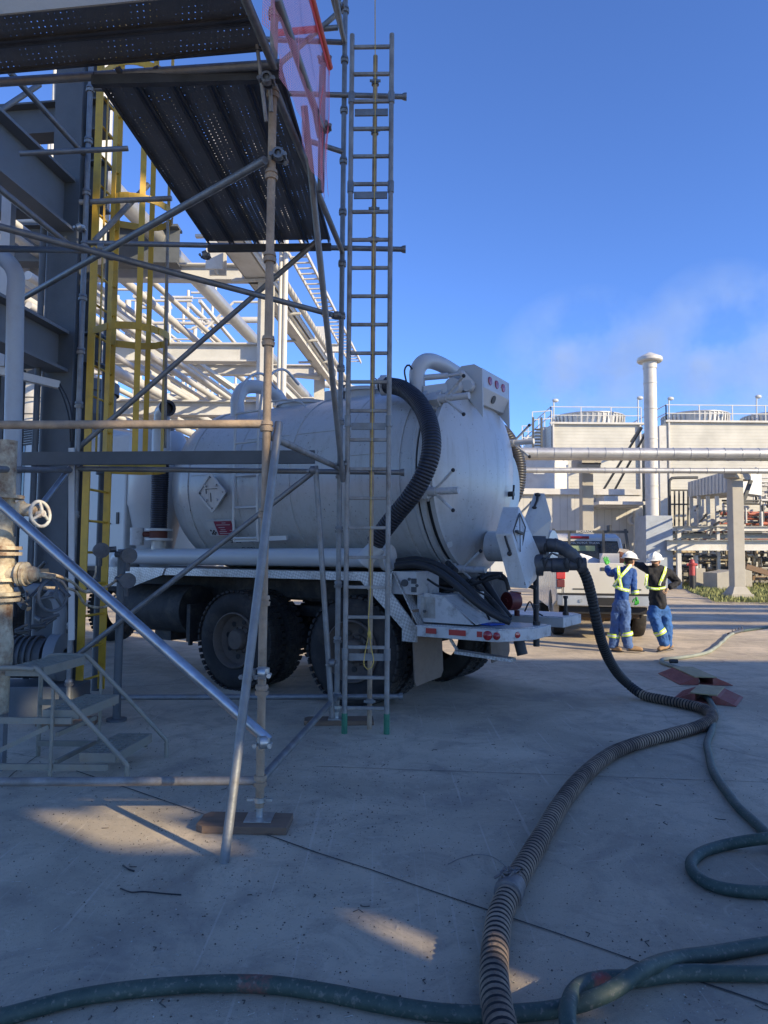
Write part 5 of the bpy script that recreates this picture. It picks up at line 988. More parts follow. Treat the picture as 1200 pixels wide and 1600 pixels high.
# ---------------------------------------------------------------- people
def skinned(name, nodes, edges, M, parent, sub=2, origin=None):
    """nodes: {key: (point, rx, ry)}; one continuous surface grown round the skeleton"""
    keys = list(nodes); me = bpy.data.meshes.new(name); org = ORG[parent.name] if parent else V(origin)
    me.from_pydata([nodes[k][0]-org for k in keys], [(keys.index(a), keys.index(b)) for a, b in edges], [])
    o = bpy.data.objects.new(name, me); col.objects.link(o); me.materials.append(M)
    s_ = o.modifiers.new('skin', 'SKIN'); s_.use_smooth_shade = True
    sl = me.skin_vertices[0] if len(me.skin_vertices) else None
    if sl is None:
        bm = bmesh.new(); bm.from_mesh(me); bm.verts.layers.skin.verify(); bm.to_mesh(me); bm.free(); sl = me.skin_vertices[0]
    for i, k in enumerate(keys): sl.data[i].radius = nodes[k][1:3]; sl.data[i].use_root = (i == 0)
    ss = o.modifiers.new('sub', 'SUBSURF'); ss.levels = sub; ss.render_levels = sub
    if name in ('coverall', 'faded_trousers', 'jacket', 'trousers'):
        ss.levels = ss.render_levels = 4; tx = bpy.data.textures.new('creases', 'CLOUDS'); tx.noise_scale = .11; tx.noise_depth = 3
        dm = o.modifiers.new('creases', 'DISPLACE'); dm.texture = tx; dm.strength = .055; dm.mid_level = .5; dm.texture_coords = 'LOCAL'
    if parent: o.parent = parent
    else: o.location = org
    ORG[o.name] = org; return o
def band(mb, c, ax, r, w_=.02, ry=None, seg=24):
    ax = V(ax).normalized(); u = ax.cross(V((0, 1, 0))); u = u.normalized() if u.length > .1 else V((1, 0, 0)); vv = ax.cross(u); ry = ry or r; n = len(mb.v)
    for s_ in (-1, 1):
        for k in range(seg): a = 2*PI*k/seg; mb.v.append(c+ax*(w_*s_)+u*(math.cos(a)*r)+vv*(math.sin(a)*ry))
    for k in range(seg): k2 = (k+1) % seg; mb.face((n+k, n+k2, n+seg+k2, n+seg+k), True)
def head(parent, c, look, hatM, tilt=0, beard=False, glasses=False):
    look = V(look).normalized(); sd_ = look.cross(UP).normalized(); upv = sd_.cross(look).normalized(); ax = (sd_, look, upv)
    hd = MB(); hd.blob(c, (.068, .088, .105), ax, 20, 14); hd.blob(c-upv*.055+look*.02, (.052, .066, .06), ax, 16, 10)
    hd.hull([c+look*.082+upv*.02, c+look*.108-upv*.025, c+look*.085+sd_*.016-upv*.03, c+look*.085-sd_*.016-upv*.03]); hd.blob(c+look*.075-upv*.062, (.024, .014, .008), ax)
    for s_ in (-1, 1): hd.blob(c+sd_*(.070*s_)-upv*.01, (.010, .022, .03), ax)
    hd.tube(c-upv*.07-look*.01, c-upv*.15-look*.03, .05, 14)
    h = build('head', hd, SKIN, parent)
    e = MB()
    for s_ in (-1, 1): e.blob(c+look*.078+sd_*(.026*s_)+upv*.012, (.013, .008, .008), ax)
    build('eye', e, BLACKP, h)
    hr_ = MB(); hr_.blob(c-look*.012-upv*.01, (.072, .084, .09), ax, 18, 10); build('hair', hr_, HAIR, parent)
    if beard: b_ = MB(); b_.blob(c+look*.045-upv*.072, (.05, .05, .045), ax); build('beard', b_, HAIR, parent)
    if glasses:
        b_ = MB(); b_.path([c-sd_*.072+look*.01+upv*.012, c-sd_*.05+look*.082+upv*.01, c+look*.094+upv*.01, c+sd_*.05+look*.082+upv*.01, c+sd_*.072+look*.01+upv*.012], .010, 8); build('safety_glasses', b_, BLACKP, parent)
    t = MB(); hc = c+upv*.028; nA = 28; rings = 9; base = len(t.v)
    for i in range(rings+1):
        th = PI/2*i/rings
        for k in range(nA): a = 2*PI*k/nA; t.v.append(hc+sd_*(.106*math.cos(th)*math.cos(a))+look*(.128*math.cos(th)*math.sin(a))+upv*(.098*math.sin(th)))
    for i in range(rings):
        for k in range(nA): k2 = (k+1) % nA; t.face((base+i*nA+k, base+i*nA+k2, base+(i+1)*nA+k2, base+(i+1)*nA+k), True)
    base = len(t.v)
    for rr, dz in ((.0, .0), (.028, -.012), (.030, -.016), (0, -.008)):
        for k in range(nA): a = 2*PI*k/nA; fr_ = .02*max(0, math.sin(a)); t.v.append(hc+sd_*((.106+rr)*math.cos(a))+look*((.128+rr+fr_*(rr > 0))*math.sin(a))+upv*dz)
    for i in range(3):
        for k in range(nA): k2 = (k+1) % nA; t.face((base+i*nA+k, base+i*nA+k2, base+(i+1)*nA+k2, base+(i+1)*nA+k), True)
    t.path([hc+look*(.12*math.cos(PI*i/12-0))+upv*(.100*math.sin(PI*i/12)) for i in range(13)], .010, 8); build('hard_hat', t, hatM, parent); return ax
def hand(parent, wr, d, palm_n, M, spread=.2, curl=.5, L=.082, fist=False):
    """palm and five unequal, bent fingers grown as skinned chains"""
    d = V(d).normalized(); palm_n = V(palm_n); palm_n = (palm_n - d*palm_n.dot(d)).normalized(); s_ = d.cross(palm_n).normalized(); N_ = {}; E_ = []
    N_['w'] = (wr, .026, .02); N_['p'] = (wr+d*.045, .038, .018); N_['k'] = (wr+d*.078, .036, .016); E_ += [('w', 'p'), ('p', 'k')]
    o = skinned('glove', N_, E_, M, parent, 1)
    t = MB()
    for i, (off_, ln) in enumerate(((-.030, .062), (-.010, .074), (.011, .069), (.030, .054))):
        b0 = wr+d*.082+s_*off_; dd = (d+s_*(off_*spread*12)).normalized(); p1 = b0+dd*ln*.45+palm_n*(ln*.12*curl); p2 = p1+(dd*(1-curl*.6)+palm_n*curl).normalized()*ln*.32; p3 = p2+(dd*(1-curl*1.3)+palm_n*curl*1.3).normalized()*ln*.26
        t.path([b0-dd*.02, b0, p1, p2, p3], [.010, .0105, .0098, .009, .007], 8); t.blob(p3, .007, None, 8, 5)
    b0 = wr+d*.03-s_*.028; t.path([b0, b0-s_*.022+d*.022+palm_n*.008, b0-s_*.030+d*.045+palm_n*.02, b0-s_*.026+d*.062+palm_n*.028], [.012, .0125, .011, .008], 8); build('glove_fingers', t, M, o); return o
def boot(parent, ank, toe, M=BOOT):
    a = V(ank); tp = V(toe); fw = tp-a; fw.z = 0; fw.normalize(); n_ = {'a': (V((a.x, a.y, a.z+.05)), .05, .05), 'h': (a-fw*.01-UP*.03, .048, .05), 'm': (a+fw*.10-UP*.04+UP*(tp.z-a.z+.07)*.4, .045, .042), 't': (V((tp.x, tp.y, tp.z)), .04, .03)}
    o = skinned('boot', n_, [('a', 'h'), ('h', 'm'), ('m', 't')], M, parent, 2)
    t = MB(); sdv = fw.cross(UP); q = [a-fw*.05-UP*.06, tp+fw*.02-UP*.024]; t.hull([q[0]+sdv*.03, q[0]-sdv*.03, q[1]+sdv*.025, q[1]-sdv*.025, q[0]+sdv*.03-UP*.012, q[0]-sdv*.03-UP*.012, q[1]+sdv*.025-UP*.010, q[1]-sdv*.025-UP*.010, (q[0]+q[1])/2+sdv*.04-UP*.0, (q[0]+q[1])/2-sdv*.04]); build('sole', t, DARKM, o)
def embody(e, nodes, edges, k=.68):
    """one continuous skin body (with its head) as the person's own mesh; clothes become its children"""
    n_ = {q: (v[0], v[1]*k, v[2]*k) for q, v in nodes.items()}; hd = [c for c in e.children if c.name.startswith('head')][0]
    hc = hd.matrix_world.translation; tmp = skinned('tmp', n_, edges, SKIN, e, 1); bpy.context.view_layer.update()
    me = bpy.data.meshes.new_from_object(tmp.evaluated_get(bpy.context.evaluated_depsgraph_get())); bm = bmesh.new(); bm.from_mesh(me); bm.from_mesh(hd.data); bm.to_mesh(me); bm.free()
    me.materials.clear(); me.materials.append(SKIN); [setattr(p, 'material_index', 0) for p in me.polygons]; me.polygons.foreach_set('use_smooth', [True]*len(me.polygons))
    org = ORG[e.name]; lab = e['label']; kids = [c for c in e.children if c not in (hd, tmp)] + list(hd.children)
    o = bpy.data.objects.new('person_body', me); col.objects.link(o); o.location = org; tag(o, lab, 'person')
    for c_ in kids: c_.parent = o
    for x in (tmp, hd, e): bpy.data.objects.remove(x)
    o.name = 'person'; ORG[o.name] = org; return o
# --- worker with his back turned, arm raised to the tailgate
Yp = 11.42; f1 = (W(975, 1016, Yp)+W(980, 1016, Yp))/2; f1.z = 0
m1 = tag(bpy.data.objects.new('person', None), 'worker in blue coverall with crossed yellow braces, back turned, green glove on the tailgate', 'person'); col.objects.link(m1); m1.location = f1; ORG[m1.name] = f1
P = lambda x, y, dy=0: W(x, y, Yp+dy)
nd = {'pel': (P(971, 950), .152, .118), 'wai': (P(971, 928), .140, .11), 'che': (P(974, 908), .165, .12), 'shb': (P(976, 895), .13, .095), 'nek': (P(980, 886), .06, .06),
      'shl': (P(963, 893, .05), .078, .072), 'ell': (P(952, 898, .30), .058, .056), 'wrl': (P(948, 884, .50), .042, .042),
      'shr': (P(989, 895, -.05), .078, .075), 'elr': (P(990, 914, -.10), .062, .06), 'wrr': (P(993, 930, -.05), .046, .046)}
ed = [('pel', 'wai'), ('wai', 'che'), ('che', 'shb'), ('shb', 'nek'), ('shb', 'shl'), ('shl', 'ell'), ('ell', 'wrl'), ('shb', 'shr'), ('shr', 'elr'), ('elr', 'wrr')]
skinned('coverall', nd, ed, BLUEC, m1)
lg = {'wt': (P(971, 930), .150, .118), 'pel': (P(971, 943), .156, .122), 'hil': (P(965, 955, .03), .100, .105), 'knl': (P(962, 980, .05), .088, .088), 'cal': (P(960, 996, .07), .092, .09), 'anl': (P(958, 1014, .08), .090, .085),
      'hir': (P(977, 955, -.03), .098, .105), 'knr': (P(975, 980, -.04), .086, .088), 'car': (P(979, 996, -.03), .088, .088), 'anr': (P(983, 1014, -.02), .086, .082)}
LE = [('wt', 'pel'), ('pel', 'hil'), ('hil', 'knl'), ('knl', 'cal'), ('cal', 'anl'), ('pel', 'hir'), ('hir', 'knr'), ('knr', 'car'), ('car', 'anr')]
skinned('faded_trousers', lg, LE, BLUEW, m1)
head(m1, P(984, 874), (.85, .5, -.1), HAT)
def stripe(parent, pts, wid=.024, nrm=V((0, -1, 0)), yel=True, push=.0):
    for wd_, M, eps in ((wid, HIVIS, 0), (wid*.42, SILV, -.004)):
        t = MB(); q = spline(pts, .03)
        for a, b2 in zip(q[:-1], q[1:]):
            d = (b2-a).normalized(); s_ = d.cross(nrm).normalized()*wd_; e_ = nrm*(-eps)
            t.quad(a-s_+e_, b2-s_+e_, b2+s_+e_, a+s_+e_)
        o = build('reflective_stripe', t, M, parent); so = o.modifiers.new('s', 'SOLIDIFY'); so.thickness = .004
S = lambda x, y, dy=-.15: P(x, y, dy)
stripe(m1, [S(966, 884, -.08), S(967, 895, -.135), S(969, 908, -.15), S(972, 922, -.145)]); stripe(m1, [S(986, 883, -.08), S(978, 892, -.14), S(968, 903, -.15), S(960, 914, -.10)]); stripe(m1, [S(958, 914, -.07), S(965, 918, -.14), S(974, 921, -.15), S(983, 923, -.12)])
for (c, ax, r_) in ((P(959, 993, .07), V((.05, 0, 1)), .098), (P(979, 990, -.03), V((-.2, 0, 1)), .096), (P(992, 925, -.07), V((-.1, 0, 1)), .062)):
    t = MB(); band(t, c, ax, r_, .032); build('reflective_stripe', t, HIVIS, m1); t = MB(); band(t, c, ax, r_+.004, .013); build('reflective_stripe', t, SILV, m1)
hand(m1, P(948, 883, .52), (-.02, .3, 1), (0, 1, -.2), GLOVEG, .5, .25); hand(m1, P(994, 932, -.05), (.1, 0, -1), (-.2, 1, 0), GLOVEG, .2, .6)
boot(m1, P(958, 1010, .08), P(972, 1015, -.05)); boot(m1, P(984, 1010, -.02), P(1005, 1015, -.08))
bn = dict(nd); bn.update(lg); bn['pel'] = lg['pel']; bn['anl'] = (bn['anl'][0]+UP*.05, .06, .06); bn['anr'] = (bn['anr'][0]+UP*.05, .06, .06); m1 = embody(m1, bn, ed+LE[1:])
# --- worker in the black jacket
Yp = 11.55; f2 = W(1035, 1016, Yp); f2.z = 0
m2 = tag(bpy.data.objects.new('person', None), 'worker in black jacket and blue trousers, head bowed, hand on hip', 'person'); col.objects.link(m2); m2.location = f2; ORG[m2.name] = f2
nd = {'pel': (P(1029, 958), .205, .155), 'wai': (P(1027, 930), .168, .128), 'che': (P(1026, 907), .175, .13), 'shb': (P(1027, 893), .14, .10), 'nek': (P(1024, 884), .065, .065),
      'shl': (P(1011, 890), .08, .075), 'ell': (P(1000, 883, .12), .062, .06), 'wrl': (P(990, 880, .35), .045, .045),
      'shr': (P(1044, 894), .085, .08), 'elr': (P(1060, 911, -.02), .066, .064), 'wrr': (P(1045, 918, -.13), .048, .048)}
ed = [('pel', 'wai'), ('wai', 'che'), ('che', 'shb'), ('shb', 'nek'), ('shb', 'shl'), ('shl', 'ell'), ('ell', 'wrl'), ('shb', 'shr'), ('shr', 'elr'), ('elr', 'wrr')]
skinned('jacket', nd, ed, JACK, m2)
lg = {'wt': (P(1029, 940), .135, .105), 'pel': (P(1029, 950), .155, .115), 'hil': (P(1020, 957, -.03), .112, .108), 'knl': (P(1027, 980, -.08), .095, .092), 'cal': (P(1034, 993, -.08), .09, .088), 'anl': (P(1041, 1011, -.05), .088, .08),
      'hir': (P(1039, 957, .03), .108, .108), 'knr': (P(1042, 980, .06), .092, .09), 'car': (P(1043, 994, .08), .088, .086), 'anr': (P(1042, 1011, .12), .084, .08)}
skinned('trousers', lg, LE, mat('trousers_blue', (.025, .10, .30), .85, 0, .3, 5, .8, 9), m2)
head(m2, P(1024, 875, -.05), (-.62, -.75, -.16), HAT, beard=True, glasses=True)
stripe(m2, [S(1041, 886, -.08), S(1038, 896, -.145), S(1033, 908, -.16), S(1031, 915, -.16)]); stripe(m2, [S(1011, 897, -.10), S(1010, 906, -.13), S(1009, 915, -.12)]); stripe(m2, [S(1009, 916, -.10), S(1017, 919, -.16), S(1028, 920, -.165), S(1040, 918, -.15)], .02)
for (c, ax, r_) in ((P(1031, 987, -.07), V((-.55, 0, 1)), .098), ):
    t = MB(); band(t, c, ax, r_, .036); build('reflective_stripe', t, HIVIS, m2); t = MB(); band(t, c, ax, r_+.004, .014); build('reflective_stripe', t, SILV, m2)
hand(m2, P(1044, 919, -.14), (-.5, -.1, -.5), (.1, 1, 0), GLOVET, .2, .7); hand(m2, P(989, 880, .36), (-1, .3, .1), (0, 1, -.3), GLOVEG, .2, .5)
boot(m2, P(1042, 1007, -.04), P(1028, 1015, -.12)); boot(m2, P(1040, 1006, .12), P(1050, 1012, .1))
bn = dict(nd); bn.update(lg); bn['pel'] = lg['pel']; bn['anl'] = (bn['anl'][0]+UP*.05, .06, .06); bn['anr'] = (bn['anr'][0]+UP*.05, .06, .06); m2 = embody(m2, bn, ed+LE[1:])
# ---------------------------------------------------------------- background, beyond the yard, right of the tanker
# grass verge
gm = mat('verge_soil', (.22, .21, .12), .95, 0, .4, 3)
gv = MB(); gp = [G(1052, 905), G(1080, 926), G(1130, 937), G(1200, 941), G(1500, 950), G(1700, 905), G(1150, 897), G(1062, 898)]
gv.prism([p+UP*.004 for p in gp], UP*.05); tag(build('verge', gv, gm), kind='structure')
gb_ = MB(); rnd = random.Random(3); x0, x1, y0, y1 = min(p.x for p in gp), 26, 23.5, 46
cnt = 0
while cnt < 9000:
    px = rnd.uniform(1045, 1260); py = rnd.uniform(899, 944)
    if py > 905 + (px-1052)*.42 + 8 or py > 905+34 + (px-1052)*.02: continue
    p = G(px, py, .05); h = rnd.uniform(.06, .2); a = rnd.uniform(0, 6.28); w_ = V((math.cos(a), math.sin(a), 0))*rnd.uniform(.02, .05); l = V((rnd.uniform(-.05, .05), rnd.uniform(-.05, .05), h)); n = len(gb_.v)
    gb_.v += [p-w_, p+w_, p+l]; gb_.face((n, n+1, n+2)); cnt += 1
tag(build('grass', gb_, mat('grass_blade', (.24, .26, .10), .9, 0, .5, 2, dirt=(.30, .26, .13), damt=.7, dscale=3)), 'short dry grass on the verge beyond the yard', 'grass', kind='stuff')
def px_m(Y): return F_PX/Y
def wb(mb, x0, y0, x1, y1, Y, dep=.3):                   # upright box whose front fills a rectangle of the view at distance Y, in grid direction
    a = W(x0, y0, Y); b2 = W(x1, y0, Y); c = W(x0, y1, Y); wd = (b2.x-a.x); ht = a.z-c.z
    return mb.box(V(((a.x+b2.x)/2, Y+dep/2, (a.z+c.z)/2)), (wd, dep, ht))
def ground_box(mb, x0, y0, x1, Y, dep): a = W(x0, y0, Y); b2 = W(x1, y0, Y); return mb.box(V(((a.x+b2.x)/2, Y+dep/2, a.z/2)), (b2.x-a.x, dep, a.z))
def rail(mb, pts, posts=True, h=1.05, sp=1.8):
    for a, b2 in zip(pts[:-1], pts[1:]):
        for z in (.5, 1.05): mb.bar(a+UP*z*h/1.05, b2+UP*z*h/1.05, .05, .05)
        n = max(1, int((b2-a).length/sp))
        for i in range(n+1): mb.bar(a.lerp(b2, i/n), a.lerp(b2, i/n)+UP*h, .06, .06)
def tower(x0, x1, Y, dep, ytop, label, fans, ncells=1):
    o = W(x0, ytop, Y); q = W(x1, ytop, Y); e = empty('cooling_tower', V(((o.x+q.x)/2, Y+dep/2, 0)), label, 'cooling tower')
    t = MB(); ground_box(t, x0, ytop, x1, Y, dep); build('casing', t, SIDING, e)
    t = MB(); z = o.z; 
    for xx in (o.x+.12, q.x-.12): t.bar(V((xx, Y-.06, 0)), V((xx, Y-.06, z)), .24, .1)
    t.bar(V((o.x-.1, Y-.08, z+.06)), V((q.x+.1, Y-.08, z+.06)), .3, .12); build('corner_trim', t, WSTEEL, e)
    t = MB(); rail(t, [V((o.x, Y, z+.1)), V((q.x, Y, z+.1))]); rail(t, [V((o.x, Y, z+.1)), V((o.x, Y+dep, z+.1))]); rail(t, [V((o.x, Y+dep, z+.1)), V((q.x, Y+dep, z+.1))]); build('guard_rail', t, WSTEEL2, e)
    for (fx, fr) in fans:
        c = W(fx, ytop, Y+dep*.5); c.z = z; r_ = fr/px_m(Y+dep*.5)
        t = MB(); t.lathe([(0, r_*.99), (.15, r_*.965), (.5, r_*.94), (.9, r_*.97), (1.28, r_*1.0), (1.28, r_*.93), (.3, r_*.9)], c, UP, 56); t.ring(c+UP*1.28, UP, r_, .06, 56, 6); f_ = build('fan_shroud', t, INSUL, e)
        t = MB()
        for i in range(44):
            a = 2*PI*i/44; d = V((math.cos(a), math.sin(a), 0)); t.bar(c+d*r_*.985+UP*.05, c+d*r_*1.0+UP*1.24, .09, .06, up=d)
        build('shroud_rib', t, WSTEEL2, f_)
        t = MB(); t.tube(c+UP*.5, c+UP*1.1, .4, 14)
        for i in range(6): a = i*PI/3; d = V((math.cos(a), math.sin(a), 0)); t.bar(c+UP*.9, c+d*r_*.85+UP*.95, .4, .05)
        build('fan', t, WSTEEL2, f_)
    return e
tower(861, 1002, 45, 9, 663, 'cream clad cooling tower with ribbed round fan stack, beyond the tanker door', [(918, 56)])
tower(1041, 1300, 45, 9, 660, 'long cream cooling tower with two round fan stacks, beyond the white chimney', [(1086, 50), (1212, 50)])
t = MB(); wb(t, 845, 667, 860, 870, 46.5, 5); st_ = empty('tower_stair', W(850, 870, 44), 'grey steel stair tower at the end of the cooling tower', 'stairs'); build('side_casing', t, WSTEEL2, st_)
t = MB()
for i in range(12): y = 667+i*5; t.bar(W(836, y+4, 44), W(845, y+4, 44), .3, .05)
for x in (833, 846): t.bar(W(x, 652, 44), W(x, 730, 44), .12, .12, up=V((0, 1, 0)))
build('stair_flight', t, DKGREY, st_)
t = MB(); rail(t, [W(832, 667, 44), W(862, 665, 44)], h=.95); rail(t, [W(816, 700, 44), W(834, 700, 44)], h=1.4); t.bar(W(818, 695, 44), W(826, 680, 44), .1, .1); build('guard_rail', t, WSTEEL2, st_)
# lamp posts on the tower roofs
lp = None
for x, y, nm in ((865, 627, 'above the stair'), (997, 623, 'beside the white chimney'), (1045, 624, 'above the second tower edge'), (1182, 621, 'between the second and third fan stacks'), (783, 646, 'beyond the tanker door')):
    b_ = W(x, 662 if x > 800 else 700, 46); e = empty('lamp_post', b_, 'thin white lamp post on the cooling tower roof, '+nm, 'lamp post', 'lamp posts on the cooling towers')
    tp_ = W(x, y, 46); t = MB(); t.tube(b_, tp_, .05, 8); build('pole', t, WCLEAN, e); t = MB(); t.blob(tp_+V((.12, 0, .05)), (.22, .14, .13)); build('lamp_head', t, WCLEAN, e)
# low white building, round tank, awning
wbld = empty('white_building', W(910, 868, 40), 'low white building with a flat awning below the cooling tower', 'building')
t = MB(); ground_box(t, 700, 770, 1003, 40, 5.0); build('wall', t, SHEET, wbld)
t = MB(); wb(t, 700, 762, 1003, 771, 39.7, 5.4); build('roof', t, WSTEEL, wbld)
t = MB(); wb(t, 944, 775, 1003, 792, 38.4, 1.6); wb(t, 936, 783, 1010, 788, 37.6, 2.4); build('awning', t, WSTEEL, wbld)
t = MB(); t.box(W(1004, 830, 40)*1, (.3, .5, .6)); t.ring(W(990, 812, 39.6), (0, 1, 0), .25, .12, 16, 8); build('wall_fan', t, WSTEEL2, wbld)
t = MB(); t.tube(V((W(993, 868, 39.5).x, 39.5, 0)), W(993, 800, 39.5), .12, 10); build('downpipe', t, WSTEEL, wbld)
t = MB(); c = W(850, 868, 42); c.z = 0; t.lathe([(0, 1.45), (W(850, 722, 42).z, 1.45), (W(850, 718, 42).z, 1.0), (W(850, 716, 42).z, 0)], c, UP, 40); tn = tag(build('storage_tank', t, WSTEEL), 'round white tank standing before the cooling tower', 'tank')
t = MB(); t.box(W(842, 736, 39.9), (.62, .05, .36)); tag(build('wall_sign', t, WCLEAN), 'small white sign with dark print on the round white tank', 'sign')
# white chimney on its blue-grey base
ch = empty('chimney', V((W(1020, 868, 37).x, 37, 0)), 'tall round white chimney with rain cap on a blue-grey box', 'chimney')
c = V((W(1020, 868, 37).x, 37, 0)); zt = W(1020, 566, 37).z; t = MB(); t.tube(c, V((c.x, c.y, zt)), .33, 28)
for y in (600, 640, 687, 735, 760, 780): z = W(1020, y, 37).z; t.lathe([(0, .33), (0, .35), (.06, .35), (.06, .33)], V((c.x, c.y, z)), UP, 28)
build('flue', t, WSTEEL, ch)
t = MB(); t.lathe([(0, .30), (0, .60), (.06, .66), (.22, .64), (.50, .12), (.54, 0)], V((c.x, c.y, zt)), UP, 28); t.lathe([(-.35, .36), (-.30, .36), (0, .36)], V((c.x, c.y, zt)), UP, 28); build('rain_cap', t, WSTEEL, ch)
t = MB(); z = W(1020, 806, 36.5).z; t.box(V((c.x+.05, 37, z/2)), (1.38, 1.6, z)); t.box(V((c.x-.3, 36.19, .9)), (.55, .03, 1.8)); build('plinth', t, mat('plinth_blue_grey', (.30, .34, .40), .6), ch, bevel=.02)
t = MB(); wb(t, 1030, 665, 1041, 870, 38, .4); build('support_column', t, WSTEEL2, ch)
t = MB()
for a, b2 in (((1001, 668), (986, 690)), ((1018, 660), (958, 770)), ((1003, 668), (940, 770)), ((1026, 655), (1010, 690))): t.bar(W(*a, 38.5), W(*b2, 44), .1, .1)
build('guy_strut', t, DKGREY, ch)
# overhead pipe run on concrete columns
RY = 25.5
def pipe_run(x0, x1, y, r, Y, M, label, name='insulated_pipe'):
    t = MB(); a, b2 = W(x0, y, Y), W(x1, y+(x1-x0)*.003, Y-.0); n = int((b2-a).length/.6); q = []; rad = []
    t.tube(a, b2, r, 20)
    d = (b2-a).normalized()
    for i in range(n): t.lathe([(-.012, r), (-.012, r+.012), (.012, r+.012), (.012, r)], a.lerp(b2, (i+.5)/n), d, 20)
    return tag(build(name, t, M), label, 'pipe')
pipe_run(560, 1330, 707, .20, RY, INSUL, 'large silver insulated pipe, upper of the overhead pair'); pipe_run(560, 1330, 713, .13, RY+.8, INSUL, 'silver insulated pipe just behind the large overhead pipe'); pipe_run(560, 1330, 734, .10, RY, INSUL, 'thin silver insulated pipe, lower of the overhead pair'); pipe_run(560, 1330, 700, .05, RY+.5, YEL, 'thin yellow rail pipe above the overhead pair') if False else None
def ccol(x, Y, wd, ytop, label, arm=0):
    c = W(x, 868, Y); c.z = 0; zt = W(x, ytop, Y).z; e = empty('concrete_column', c, label, 'column', 'concrete columns carrying the overhead pipes')
    t = MB(); t.box(V((c.x, Y, zt/2)), (wd, wd, zt)); build('shaft', t, CONCR, e, bevel=.02)
    t = MB(); t.box(V((c.x, Y, .12)), (wd*1.9, wd*1.9, .24)); t.hull([V((c.x+sx*wd*k, Y+sy*wd*k, z)) for sx in (-1, 1) for sy in (-1, 1) for k, z in ((.85, .24), (.52, .5))]); build('footing', t, CONCR, e)
    t = MB(); t.bar(V((c.x-.45, Y-.5, zt-.0)), V((c.x+.75, Y+.7, zt)), .42, .32) if arm else t.box(V((c.x, Y, zt)), (.75, 1.5, .34)); build('corbel', t, CONCR, e, bevel=.01)
    if arm: t = MB(); t.bar(V((c.x+.1, Y, zt-1.5)), V((c.x+.6, Y, zt-.2)), .12, .12); build('knee_brace', t, DKGREY, e)
ccol(1151, 26.3, .42, 742, 'concrete column on the grass verge, with slanting brace', 1); ccol(917, 27.5, .44, 723, 'concrete column seen above the pickup cab')
t = MB(); cc_ = W(917, 723, 27); t.box(cc_+UP*.35, (1.1, .5, .22)); t.box(cc_+V((.0, 0, -.15)), (.9, .5, .2)); tag(build('pipe_saddle', t, CONCR), 'concrete pipe saddle on the column above the pickup cab', 'pipe support')
# air cooler, walkways and pipe maze
ac = empty('air_cooler', V((W(1110, 868, 40.8).x, 40.8, 0)), 'grey ribbed air cooler on steel legs behind the verge', 'air cooler')
t = MB(); a = W(1076, 755, 40.8); b2 = W(1145, 735, 36)
t.hull([W(1076, 753, 40.8), W(1076, 776, 40.8), W(1146, 733, 35.4), W(1146, 768, 35.4), W(1076, 753, 40.8)+V((1.5, 2, 0)), W(1076, 776, 40.8)+V((1.5, 2, 0)), W(1146, 733, 35.4)+V((2.5, 2, 0)), W(1146, 768, 35.4)+V((2.5, 2, 0))]); ah = build('header_box', t, WSTEEL2, ac)
t = MB()
for i in range(14): p = W(1076, 753, 40.8).lerp(W(1146, 733, 35.4), i/13); q = W(1076, 776, 40.8).lerp(W(1146, 768, 35.4), i/13); t.bar(p+V((0, -.05, 0)), q+V((0, -.05, 0)), .06, .1)
build('stiffener_rib', t, WSTEEL2, ah)
for x, Y in ((1080, 40.5), (1092, 39.6), (1106, 38.4), (1120, 37.2), (1139, 36)):
    t = MB(); q = W(x, 775, Y); t.bar(V((q.x, Y, 0)), q, .16, .16); build('leg', t, WSTEEL2, ac)
t = MB()
for i in range(10):
    x = random.uniform(1085, 1140); y = random.uniform(790, 830); t.bar(W(x, y, 39.6), W(x+random.uniform(-12, 12), y+random.uniform(-18, 18), 33), .08, .08)
build('cross_bracing', t, DKGREY, ac)
t = MB()
for x in (1047, 1054, 1061, 1068, 1075): t.bar(W(x, 765, 43.2), W(x, 835, 43.2), .08, .08, up=V((0, 1, 0)))
for y in (766, 788): t.bar(W(1045, y, 43.2), W(1078, y, 43.2), .09, .09)
t.path(spline([W(1047, 835, 42.96), W(1046, 770, 42.96), W(1046, 752, 42.96), W(1050, 747, 42.96), W(1090, 746, 42.96)], .3), .09, 10); tag(build('stair_frame', t, DKGREY), 'dark steel stair frame with bent pipe next to the white chimney', 'frame')
def hb(x0, x1, y, Y, h, dep, M, label, name='pipe_bridge', cat='pipe bridge'):
    e = empty(name, W((x0+x1)/2, 870, Y)*1, label, cat); t = MB(); a = W(x0, y, Y); b2 = W(x1, y, Y); t.hbeam(a, b2, h, dep); build('girder', t, M, e)
    x = x0+18
    while x < x1: t = MB(); q = W(x, y, Y); t.bar(V((q.x, Y, 0)), q, .2, .2); x += 82; build('post', t, M, e)
    return e
hb(1042, 1330, 826, 37.2, .26, .36, WSTEEL, 'pale steel pipe bridge girder, upper one behind the verge column'); hb(1042, 1330, 838, 37.8, .24, .6, WSTEEL, 'pale steel girder directly below the upper pipe bridge'); hb(1042, 1330, 852, 36, .54, .6, WSTEEL2, 'deep pale grey girder above the pipe maze')
rn = random.Random(11)
